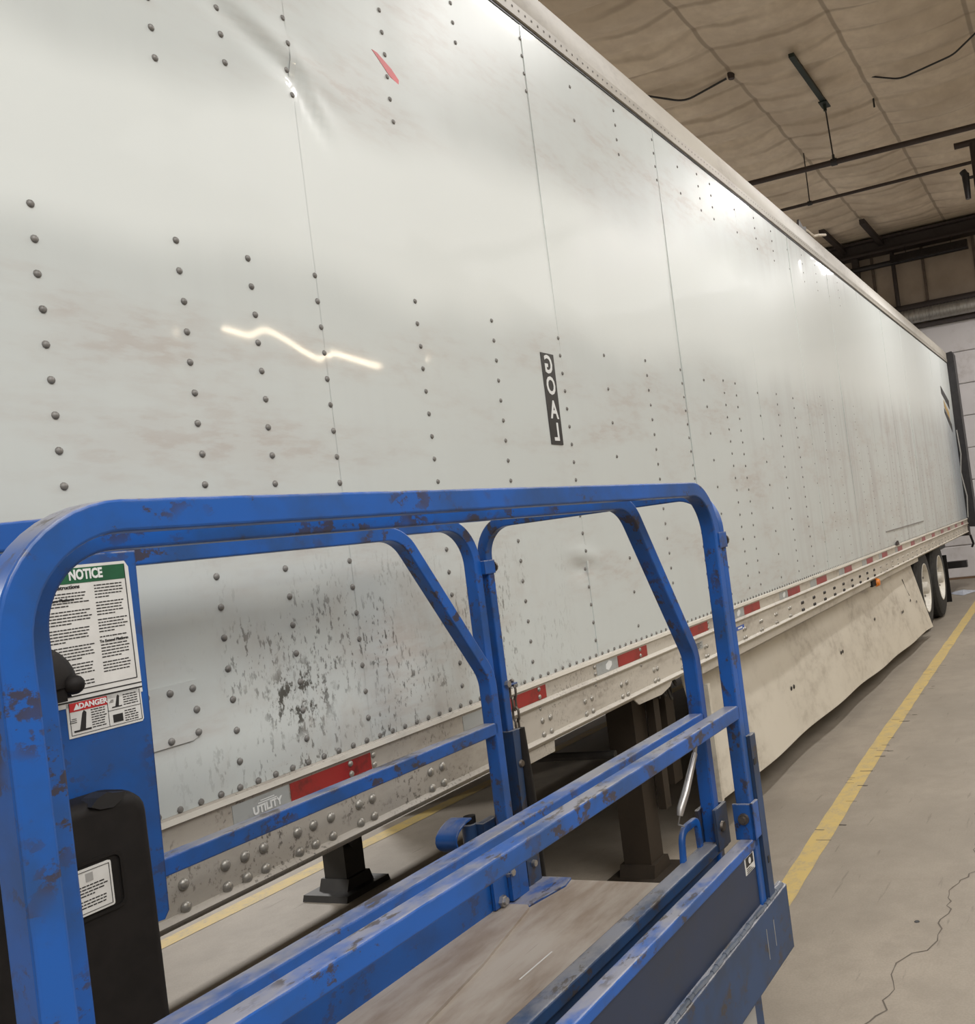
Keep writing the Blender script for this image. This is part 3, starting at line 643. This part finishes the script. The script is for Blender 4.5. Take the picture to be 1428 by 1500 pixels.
# landing gear
def leg(x, y, mat):
    l = MB().box(x-.068, x+.068, y-.07, y+.07, .07, .98).build('landing_leg', mat, tr)
    MB().prism([(x-.075, .085), (x+.075, .085), (x+.095, .03), (x-.095, .03)], 'y', y-.09, y+.09).build('ankle', mat, l)
    MB().prism([(x-.16, 0.0), (x-.15, .03), (x+.15, .03), (x+.16, 0.0)], 'y', y-.14, y+.14).build('foot_pad', mat, l)
leg(3.84, 3.68, M_LEG); leg(4.10, 2.12, M_RUST)
MB().tube([(3.95, 2.12, .62), (3.85, 3.68, .62)], .02, 8).tube([(4.10, 2.05, .9), (4.75, 2.2, .5)], .03, 8).tube([(3.80, 3.60, .25), (4.6, 3.2, .95)], .03, 8).build('gear_brace', M_UNDER, tr)
MB().box(4.40, 4.50, 2.05, 2.09, .35, .95).box(4.16, 4.22, 2.0, 2.04, .30, .95).build('hanging_slat', M_RUST, tr)
wr = MB()
for k in range(4):
    x = 4.12+.07*k; wr.tube(fillet([(x, TY+.10, .92), (x+.05, TY+.09, .84-.03*(k % 3)), (x+.16, TY+.14, .80+.03*(k % 2)), (x+.2, TY+.2, .92)], .04, 4), .007, 6)
wr.build('air_hose', M_UNDER, tr)
# tandem wheels, axles, mud flap, rear bars
def wheel(x):
    w_ = MB().lathe([(0, .29), (0, .44), (.015, .485), (.05, .51), (.23, .51), (.27, .49), (.28, .44), (.28, .29)], (x, TY+.02, .512), 'y', 40, False).build('wheel', M_TYRE, tr, 35)
    MB().lathe([(.008, .285), (-.004, .292), (-.006, .28), (.02, .262), (.09, .235), (.12, .15), (.05, .14), (.05, .075), (-.02, .07), (-.03, .05), (-.03, .001)], (x, TY+.02, .512), 'y', 36, False).build('rim', M_RIM, w_, 35)
    nb_ = MB()
    for k in range(10):
        a = 2*PI*k/10; nb_.lathe([(.0, .001), (.0, .016), (.06, .018)], (x+.185*math.cos(a), TY+.06, .512+.185*math.sin(a)), 'y', 6)
    nb_.build('lug_nut', M_STEEL, w_)
wheel(11.78); wheel(13.03)
for x in (11.78, 13.03): MB().tube([(x, TY+.2, .52), (x, TYF-.2, .52)], .07, 10).build('axle', M_UNDER, tr); MB().lathe([(0, .001), (0, .51), (.56, .51), (.56, .001)], (x, TY+.36, .512), 'y', 28).build('inner_wheel', M_TYRE, tr, 35)
MB().box(11.0, 14.2, TY+.25, TY+.45, .70, .93).box(11.0, 14.2, TYF-.5, TYF-.3, .70, .93).build('bogie_frame', M_UNDER, tr)
MB().box(13.78, 13.80, TY+.02, TY+.62, .10, .75).build('mud_flap', M_BLACK, tr)
MB().box(16.3, 16.45, TY+.06, TYF-.06, .36, .47).box(16.35, 16.45, TY+.6, TY+.72, .4, .95).build('rear_bar', M_BLKMETAL, tr)
MB().box(14.9, 16.2, TY+.35, TYF-.35, .72, .86).build('tail_beam', M_BLKMETAL, tr)
rf = MB().prism([(TY-.14, .985), (TY+.0, 1.0), (TY+.02, 3.88), (TY-.10, 3.90), (TY-.12, 3.85)], 'x', 16.60, 16.90).build('rear_fairing', M_BLKMETAL, tr)
MB().tube([(16.59, TY-.02, 2.6), (16.58, TY-.04, 2.2), (16.58, TY-.0, 1.9), (16.58, TY-.05, 1.5), (16.58, TY-.02, 1.15)], .012, 6).build('fairing_cord', M_GREY, tr)
MB().box(16.5, 16.68, TY-.02, TY+.3, .86, 1.02).build('rear_corner_bracket', M_DKSTEEL, tr)
MB().tube([(16.6, TY-.02, .86), (16.6, TY-.05, .72), (16.62, TY-.02, .66)], .02, 6).prism([(TY-.22, .80), (TY-.15, .70), (TY-.20, .58), (TY-.26, .70)], 'x', 16.6, 16.63).build('hanging_hook', M_BLACK, tr)
t = MB().add([(15.4, 1.95, .004), (15.9, 2.25, .004), (16.3, 2.05, .004), (15.95, 1.78, .004), (15.85, 2.0, .05)], [(0, 1, 4), (1, 2, 4), (2, 3, 4), (3, 0, 4)]).build('rag', M_RAG); tag(t, 'pale crumpled rag on the floor behind the trailer wheels', 'rag')

# ------------------------------------------------------------------ the lift
ANG = math.radians(-1.25)
PV = Vector((2.0, 0.88, 0)); LB = Vector((1.5, 1.27, 0))
lf = root('scissor_lift', (0, 0, 0), 'scuffed blue work lift with nested guard rails and a worn deck beside the trailer', 'lift')
OFF[lf.name] = LB
lf.location = PV + Matrix.Rotation(ANG, 4, 'Z') @ (LB-PV); lf.rotation_euler = (0, 0, ANG)
TB, DY = 0.034, 0.038                  # tube size in the frame plane and across it
def side_frame(name, y, path, rads, mid, extra=(), zt=1.72):
    """one bent-tube guard rail standing in a plane of constant y (its front face)"""
    yc = y+DY/2
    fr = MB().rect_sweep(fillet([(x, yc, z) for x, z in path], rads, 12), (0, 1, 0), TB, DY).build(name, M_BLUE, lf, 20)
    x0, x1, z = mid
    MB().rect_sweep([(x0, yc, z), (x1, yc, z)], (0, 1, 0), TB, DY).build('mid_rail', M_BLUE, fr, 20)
    for a in extra: MB().box(*a[0]).build(a[1], M_BLUE, fr)
    return fr
Z1 = 1.72-TB/2; Z2 = 1.707-TB/2
n1 = side_frame('guard_rail', .88, [(.5835, .66), (.5835, Z1), (2.315, Z1), (2.315, .64)], .120, (.60, 2.305, 1.151-TB/2))
n2 = side_frame('guard_rail', .975, [(.66, .66), (.66, Z2), (2.040, Z2), (2.306, 1.290), (2.306, .66)], [.10, .11, .09], (.68, 2.30, 1.138-TB/2))
f1 = side_frame('guard_rail', 1.597, [(.66, .66), (.66, Z2), (1.985, Z2), (2.285, 1.27), (2.285, .64)], [.10, .11, .12], (.68, 2.28, 1.139-TB/2))
f2 = side_frame('guard_rail', 1.655, [(.5835, .66), (.5835, Z1), (2.362, Z1), (2.362, .64)], .123, (.60, 1.2, 1.151-TB/2))
# rear closing rail
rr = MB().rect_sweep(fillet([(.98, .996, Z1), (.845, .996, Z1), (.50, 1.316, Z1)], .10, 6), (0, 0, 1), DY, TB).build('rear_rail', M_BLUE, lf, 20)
# end gate: an upright U across the open end
def gx(y): return 2.352+.062*(y-.9)/.77
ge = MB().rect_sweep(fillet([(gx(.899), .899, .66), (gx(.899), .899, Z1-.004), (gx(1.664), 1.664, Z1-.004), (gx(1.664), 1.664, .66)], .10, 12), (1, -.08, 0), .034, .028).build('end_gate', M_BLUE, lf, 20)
for y, s in ((.88, 1), (1.645, 1)):
    MB().box(gx(y)-.036, gx(y)+.015, y-.003, y+.040, 1.550, 1.590).build('hinge_plate', M_BLUE2, ge)
    MB().lathe([(-.010, .001), (-.010, .009), (0, .010), (0, .016), (.006, .016)], (gx(y)+.024, y+.012, 1.568), 'x', 12).build('hinge_bolt', M_CHAIN, ge, 40)
# sockets that carry the gate uprights
sk = MB().box(gx(.90)-.016, gx(.90)+.022, .872, .925, .63, 1.066).build('gate_socket', M_NAVY2, lf)
MB().box(gx(.9)-.012, gx(.9)+.004, .8705, .8725, .99, 1.005).box(gx(.9)+.0, gx(.9)+.010, .8705, .8725, .735, .752).build('pin_hole', M_INK, sk)
sk = MB().box(gx(1.664)-.016, gx(1.664)+.024, 1.632, 1.68, .63, 1.085).build('gate_socket', M_NAVY2, lf)
MB().lathe([(-.006, .001), (-.006, .009), (0, .012)], (gx(1.664)+.006, 1.631, .985), 'y', 10).build('socket_bolt', M_CHAIN, sk, 40)
# hinge brackets at the feet of the near rails
bk = MB().box(2.290, 2.334, .872, .879, .815, .905).box(2.290, 2.297, .872, .925, .815, .905).build('post_bracket', M_BLUE, lf)
MB().lathe([(-.014, .001), (-.014, .008), (-.007, .009), (-.007, .014), (0, .015)], (2.290, .898, .868), 'x', 10).build('bracket_bolt', M_CHAIN, bk, 40)
bk = MB().box(2.272, 2.342, .966, .974, .79, .895).box(2.342, 2.349, .966, 1.03, .79, .895).box(2.272, 2.342, 1.014, 1.022, .79, .895).build('post_bracket', M_NAVY2, lf)
MB().lathe([(-.006, .001), (-.006, .012), (0, .014)], (2.305, .966, .845), 'y', 10).build('bracket_bolt', M_CHAIN, bk, 40)
bk = MB().box(2.225, 2.262, 1.575, 1.60, .66, .80).box(2.16, 2.262, 1.588, 1.597, .66, .79).build('post_bracket', M_BLUE2, lf)
for x, z in ((2.235, .735), (2.19, .675)):
    MB().lathe([(-.018, .001), (-.018, .010), (-.010, .011), (-.010, .015), (0, .016)], (x, 1.588, z), 'y', 6).build('bracket_bolt', M_STEEL, bk, 40)
MB().box(2.262, 2.31, 1.58, 1.60, .64, .86).build('post_sleeve', M_BLUE2, bk)
MB().box(2.35, 2.405, 1.59, 1.66, .80, .84).build('sleeve_lip', M_BLUE2, bk)
tb = MB().box(2.335, 2.40, 1.595, 1.603, .655, .735).build('toe_bracket', M_NAVY2, lf)
MB().lathe([(-.010, .001), (-.010, .009), (0, .010)], (2.365, 1.595, .712), 'y', 10).build('bracket_bolt', M_STEEL, tb, 40)
# toe boards
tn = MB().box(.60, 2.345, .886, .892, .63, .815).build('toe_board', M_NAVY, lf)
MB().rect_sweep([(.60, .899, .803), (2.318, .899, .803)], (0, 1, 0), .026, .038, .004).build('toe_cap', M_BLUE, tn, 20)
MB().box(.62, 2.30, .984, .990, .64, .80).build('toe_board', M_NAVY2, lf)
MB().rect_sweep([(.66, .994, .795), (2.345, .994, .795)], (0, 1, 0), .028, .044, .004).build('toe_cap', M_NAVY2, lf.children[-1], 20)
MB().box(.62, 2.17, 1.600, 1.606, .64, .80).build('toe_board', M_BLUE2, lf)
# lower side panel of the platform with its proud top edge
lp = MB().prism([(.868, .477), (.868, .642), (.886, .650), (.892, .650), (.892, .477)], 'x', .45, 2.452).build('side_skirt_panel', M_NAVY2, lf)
ew = MB()
for k in range(60):
    x = .9+.0258*k; ew.lathe([(-.013, .001), (-.013, .0055+.0015*math.sin(k*2.3)), (.015, .0055+.0015*math.sin(k*1.7)), (.015, .001)], (x, .875, .647+.002*math.sin(k*.9)), 'x', 6)
ew.build('weld_bead', simple('weld_blue_grey', (0.13, 0.155, 0.20), 0.4, 0.3), lp, 50)
for x in (2.27, 2.325): MB().box(x, x+.0025, .8672, .868, .525+.01*(x > 2.3), .60).build('scratch', M_GREY, lp)
# deck with overlay plates
dk = MB().box(.60, 2.41, .99, 1.605, .640, .650).build('deck', M_DECK, lf)
MB().prism([(1.20, 1.60), (1.12, 1.31), (1.885, 1.435), (2.20, 1.510), (2.215, 1.525), (2.215, 1.60)], 'z', .650, .657).build('overlay_plate', M_DECK, dk)
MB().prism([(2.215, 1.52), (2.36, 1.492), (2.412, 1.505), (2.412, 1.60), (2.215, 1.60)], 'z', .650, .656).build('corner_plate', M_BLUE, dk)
for x, y in ((1.93, 1.20), (1.945, 1.19), (1.72, 1.16)): MB().lathe([(0, .006), (.002, .004)], (x, y, .6502), 'z', 7).build('deck_chip', M_INK, dk)
MB().box(1.84, 1.98, 1.302, 1.306, .6500, .6504).build('deck_scratch', M_SIGN, dk)
# label on the near toe board
lbp = MB().box(2.228, 2.292, .8845, .886, .748, .790).build('warning_label', M_SIGN, lf)
MB().box(2.234, 2.284, .8838, .8845, .765, .787).build('pictogram', M_INK, lbp)
MB().lathe([(-.0004, .001), (-.0004, .008), (0, .008)], (2.259, .8836, .776), 'y', 14).build('pictogram_ring', M_SIGN, lbp)
for k in range(3): MB().box(2.236, 2.28-.01*k, .8838, .8845, .750+.0045*k, .752+.0045*k).build('label_print', M_INK, lbp)
# rub marks on the near rail's long face
rb = MB(); random.seed(11)
# safety chain in a rubber sleeve hanging at the far gate post
ch = MB().box(gx(1.664)+.012, gx(1.664)+.050, 1.640, 1.664, 1.2135, 1.2185).build('gate_chain', M_BLUE2, lf)
MB().lathe([(-.012, .001), (-.012, .010), (.004, .012), (.008, .011)], (gx(1.664)+.004, 1.648, 1.220), 'y', 8).build('eye_bolt', M_STEEL, ch, 40)
MB().lathe([(0, .006), (.006, .008), (.010, .004)], (2.452, 1.652, 1.2185), 'z', 8).build('link_pin', M_CHAIN, ch, 40)
def link(c, a):
    pts = []
    for k in range(16):
        t = 2*PI*k/16; px, pz = .0095*math.cos(t), .0115*math.sin(t)+(.009 if math.sin(t) > 0 else -.009)
        pts.append((c[0]+px*math.cos(a), c[1]+px*math.sin(a), c[2]+pz))
    return MB().tube(pts, .0036, 6, True).build('chain_link', M_CHAIN, ch, 50)
for k in range(4): link((2.452-.002*k, 1.652-.002*k, 1.190-.033*k), 0.1 if k % 2 else 1.70)
MB().tube([(2.446, 1.644, 1.083), (2.444, 1.636, .95), (2.443, 1.630, .82), (2.446, 1.634, .58)], .0185, 14).build('rubber_sleeve', M_BLACK, ch, 40)
# locking pin on its lanyard, and the loop handle on the inner toe board
lk = MB().tube([(2.175, .945, 1.115), (2.172, .955, 1.066)], .005, 8).build('lock_lanyard', M_STEEL, lf, 40)
MB().tube([(2.172, .955, 1.066), (2.10, .957, .995), (2.068, .960, .965), (2.062, .962, .950)], [.007, .0095, .0095, .007], 10).build('spring_sleeve', M_STEEL, lk, 40)
MB().tube([(2.062, .962, .950), (2.075, .975, .925), (2.165, 1.005, .890)], .0020, 6).build('wire', M_GREY, lk, 40)
MB().rect_sweep(fillet([(2.150, 1.012, .80), (2.160, 1.012, .878), (2.254, 1.012, .878), (2.258, 1.012, .80)], [.03, .022], 6), (0, 1, 0), .020, .012, .003).build('loop_handle', M_BLUE2, lf, 35)
# curved blue shield with a lock cylinder outside the far post
sh = MB(); pts = []
for k in range(11):
    a = math.radians(95+17*k); pts.append((2.262+.088*math.cos(a), 1.735, .833+.046*math.sin(a)))
vs = [(x, y, z) for y in (1.705, 1.775) for x, y0, z in pts] + [(2.262+(x-2.262)*.93, y, .833+(z-.833)*.9) for y in (1.705, 1.775) for x, y0, z in pts]
n = 11; fs = []
for i in range(n-1): fs += [(i, i+1, n+i+1, n+i), (2*n+i, 3*n+i, 3*n+i+1, 2*n+i+1), (i, 2*n+i, 2*n+i+1, i+1), (n+i, n+i+1, 3*n+i+1, 3*n+i)]
fs += [(0, n, 3*n, 2*n), (n-1, 3*n-1, 4*n-1, 2*n-1)]
cg = MB().add(vs, fs).build('curved_shield', M_BLUE2, lf, 40)
MB().lathe([(-.035, .001), (-.035, .022), (.03, .022), (.03, .001)], (2.285, 1.74, .822), 'z', 16).box(2.29, 2.36, 1.695, 1.72, .79, .85).build('shield_bracket', M_NAVY2, cg, 40)
MB().lathe([(-.01, .001), (-.01, .018), (.010, .018), (.014, .001)], (2.29, 1.74, .862), 'z', 10).build('lock_cap', M_BLACK, cg, 40)
# control plate between the far rails
pl = MB().prism([(.80, 1.06), (1.175, 1.045), (1.205, 1.042), (1.215, 1.055), (1.231, 1.70), (.80, 1.70)], 'y', 1.575, 1.595).build('control_plate', M_NAVY2 if False else M_BLUE2, lf)
YP = 1.5735
# notice sign
SX = .0135
ns_ = MB().prism([(.875, 1.447), (1.213, 1.447), (1.2135, 1.672), (1.207, 1.683), (.875, 1.683)], 'y', YP, 1.575).build('notice_sign', M_SIGN, lf)
MB().box(.885, 1.206, YP-.0006, YP, 1.652, 1.678).build('green_header', M_GREEN, ns_)
text_mesh('header_text', 'NOTICE', M_WHITE, ns_, wallM(1.133, YP-.0009, 1.6655, 0.0), 0.0235, bold=.0009, sx=.70)
fr = MB()
for a in ((.885, .8865, 1.474, 1.678), (1.2045, 1.206, 1.474, 1.678), (.885, 1.206, 1.4735, 1.475), (.875, 1.213, 1.4635, 1.4655), (.875, 1.213, 1.455, 1.4575)): fr.box(a[0], a[1], YP-.0006, YP, a[2], a[3])
fr.build('printed_border', M_INK, ns_)
def lines(name, par, x0, x1, ztop, zend, y, lh=.0052, h=.0019, para=5):
    mb = MB(); z = ztop; k = 0
    while z > zend:
        end = x1 - (random.uniform(.25, .6) if k % para == para-1 else random.uniform(0, .12))*(x1-x0); x = x0
        while x < end-.003:
            l = min(random.uniform(.003, .009), end-x); mb.box(x, x+l, y-.0005, y, z-h/2, z+h/2); x += l+.0014
        z -= lh*(1.75 if k % para == para-1 else 1.0); k += 1
    return mb.build(name, M_INK, par)
text_mesh('sign_heading', 'Operating Instructions', M_INK, ns_, wallM(1.078, YP-.0007, 1.6465), 0.0092, bold=.00015)
text_mesh('sign_heading', 'To Stow Platform', M_INK, ns_, wallM(1.082, YP-.0007, 1.6255), 0.0072, bold=.0001)
text_mesh('sign_heading', 'To Extend Platform', M_INK, ns_, wallM(1.171, YP-.0007, 1.5475), 0.0066, bold=.0001)
lines('small_print', ns_, 1.035, 1.137, 1.636, 1.481, YP); lines('small_print', ns_, 1.146, 1.201, 1.645, 1.554, YP); lines('small_print', ns_, 1.146, 1.202, 1.541, 1.492, YP)
# danger sign
ds = MB().prism([(1.0735, 1.396), (1.2065, 1.396), (1.2095, 1.400), (1.2095, 1.452), (1.2055, 1.456), (1.0735, 1.456)], 'y', YP, 1.575).build('danger_sign', M_SIGN, lf)
MB().box(1.0785, 1.1445, YP-.0006, YP, 1.439, 1.4535).build('red_header', M_SRED, ds)
text_mesh('header_text', 'DANGER', M_WHITE, ds, wallM(1.1195, YP-.0009, 1.4463), 0.0125, bold=.0004)
MB().prism([(1.0850, 1.4415), (1.0970, 1.4415), (1.0910, 1.4515)], 'y', YP-.0010, YP-.0006).build('alert_triangle', M_WHITE, ds)
fr = MB()
for a in ((1.0775, 1.0783, 1.400, 1.4535), (1.2057, 1.2065, 1.400, 1.4535), (1.0775, 1.2065, 1.400, 1.4008), (1.1445, 1.1453, 1.400, 1.4535), (1.1453, 1.2055, 1.4262, 1.427)): fr.box(a[0], a[1], YP-.0006, YP, a[2], a[3])
fr.build('printed_border', M_INK, ds)
def mast(x, z, s):
    pg = MB(); pg.box(x-.016*s, x+.014*s, YP-.0006, YP, z, z+.003*s); pg.prism([(x-.006*s, z+.003*s), (x+.004*s, z+.003*s), (x+.008*s, z+.030*s), (x+.004*s, z+.034*s), (x+.001*s, z+.030*s)], 'y', YP-.0006, YP)
    for k in range(3): pg.box(x-(.022-.002*k)*s, x-.010*s, YP-.0006, YP, z+(.016+.003*k)*s, z+(.017+.003*k)*s)
    pg.build('pictogram', M_INK, ds)
mast(1.0985, 1.4045, 1.0); mast(1.1625, 1.4305, .62)
MB().box(1.1525, 1.1705, YP-.0006, YP, 1.405, 1.4185).build('pictogram', M_INK, ds)
lines('small_print', ds, 1.1145, 1.1415, 1.436, 1.404, YP, .0042, .0016, 9); lines('small_print', ds, 1.1745, 1.2025, 1.449, 1.431, YP, .0042, .0016, 9); lines('small_print', ds, 1.1745, 1.2005, 1.421, 1.404, YP, .0042, .0016, 9)
# black control knob in front of the sign
kb = MB(); rings = []
for k in range(9):
    t = PI/2*k/8; r = .068*math.cos(t)+1e-4; z = 1.488+.072*math.sin(t)
    rings.append([(1.000+r*math.cos(2*PI*i/24), 1.535+.6*r*math.sin(2*PI*i/24), z) for i in range(24)])
kb.ring_sweep(rings).build('control_cover', M_BLACK, lf, 50)
kk = MB().lathe([(-.016*math.cos(PI*k/8), .016*math.sin(PI*k/8)+1e-4) for k in range(9)], (1.042, 1.50, 1.490), 'y', 14).tube([(1.01, 1.53, 1.474), (1.042, 1.51, 1.480)], .009, 8).box(.988, 1.03, 1.50, 1.574, 1.466, 1.488).build('control_knob', M_BLACK, lf, 50)
# base below the deck
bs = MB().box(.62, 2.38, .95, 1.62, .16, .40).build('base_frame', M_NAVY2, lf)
for y in (.93, 1.60):
    MB().prism([(.70, .40), (.78, .40), (2.30, .60), (2.30, .64), (2.22, .64)], 'y', y, y+.03).build('scissor_arm', M_GREY, lf)
MB().box(2.10, 2.215, .900, .93, .20, .477).build('side_stay', M_GREY, lf)
for x in (.85, 2.15):
    for y in (.90, 1.60):
        wl = MB().lathe([(0, .001), (0, .10), (0, .145), (.012, .155), (.063, .155), (.075, .145), (.075, .001)], (x, y, .155), 'y', 24).build('wheel', M_GREY, lf, 35)
        MB().lathe([(-.008, .001), (-.008, .05), (0, .055)], (x, y, .155), 'y', 12).build('hub', M_NAVY2, wl, 35)

# ------------------------------------------------------------------ things on the lift
def onlift(o, L=LB):
    return o
case = root('manual_case', (0, 0, 0), 'black moulded plastic document case hung on the blue control plate of the lift', 'case')
CL = Vector((.95, 1.52, .80)); OFF[case.name] = CL
case.location = PV + Matrix.Rotation(ANG, 4, 'Z') @ (CL-PV); case.rotation_euler = (0, 0, ANG)
def rrect(x0, x1, z0, z1, r, n=5):
    out = []
    for cx_, cz_, a0 in ((x1-r, z1-r, 0), (x0+r, z1-r, 90), (x0+r, z0+r, 180), (x1-r, z0+r, 270)):
        for k in range(n+1): a = math.radians(a0+90*k/n); out.append((cx_+r*math.cos(a), cz_+r*math.sin(a)))
    return out
YC = 1.50
rings = []
for y, ins in ((1.573, .0), (1.53, .0), (1.512, .004), (1.503, .012), (YC, .022)):
    rings.append([(x, y, z) for x, z in rrect(.70+ins, 1.150-ins, .80+ins, 1.300-ins, .040-ins*.5)])
MB().ring_sweep(rings).build('case_body', M_BLACK, case, 40)
rc = MB(); o_ = rrect(.903, 1.087, 1.121, 1.212, .014); i_ = rrect(.908, 1.082, 1.126, 1.207, .011)
n = len(o_)
rc.add([(x, YC-.003, z) for x, z in o_]+[(x, YC-.003, z) for x, z in i_]+[(x, YC+.0, z) for x, z in o_]+[(x, YC+.0, z) for x, z in i_],
       [(k, (k+1) % n, n+(k+1) % n, n+k) for k in range(n)]+[(k, 2*n+k, 2*n+(k+1) % n, (k+1) % n) for k in range(n)]+[(n+k, n+(k+1) % n, 3*n+(k+1) % n, 3*n+k) for k in range(n)])
rc.build('label_recess', M_BLACK, case, 30)
MB().prism([(1.045, 1.292), (1.058, 1.303), (1.075, 1.308), (1.083, 1.304), (1.105, 1.300), (1.10, 1.290), (1.082, 1.281), (1.06, 1.284)], 'y', 1.4975, 1.535).build('broken_latch', M_INK, case)
MB().tube(fillet([(.885, 1.535, 1.290), (.905, 1.535, 1.318), (.985, 1.535, 1.318), (1.0, 1.535, 1.290)], .012, 4), .007, 8).build('carry_handle', M_BLACK, case, 40)
l1 = MB().prism(rrect(.990, 1.0655, 1.130, 1.202, .003, 2), 'y', YC-.0035, YC-.0005).build('white_label', M_SIGN, case)
fr = MB()
for a in ((.9935, 1.062, 1.1975, 1.1983), (.9935, 1.062, 1.1337, 1.1345), (1.0612, 1.062, 1.1337, 1.1983)): fr.box(a[0], a[1], YC-.0042, YC-.0034, a[2], a[3])
fr.build('printed_border', M_INK, l1)
MB().box(1.022, 1.034, YC-.0042, YC-.0034, 1.181, 1.194).build('pictogram', M_GREY, l1)
lines('small_print', l1, 1.0, 1.057, 1.175, 1.140, YC-.0035, .0048, .0018, 4)
l2 = MB().prism(rrect(.924, .975, 1.128, 1.2025, .003, 2), 'y', YC-.0035, YC-.0005).build('orange_label', M_SIGN, case)
MB().box(.9275, .972, YC-.0042, YC-.0034, 1.184, 1.199).build('orange_header', M_ORANGE, l2)
MB().prism([(.931, 1.186), (.943, 1.186), (.937, 1.1965)], 'y', YC-.0048, YC-.0042).build('alert_triangle', M_INK, l2)
lines('small_print', l2, .932, .97, 1.150, 1.136, YC-.0035, .005, .002, 4)
MB().box(.80, .982, 1.556, 1.575, 1.366, 1.482).build('tan_board', M_CARD, lf)
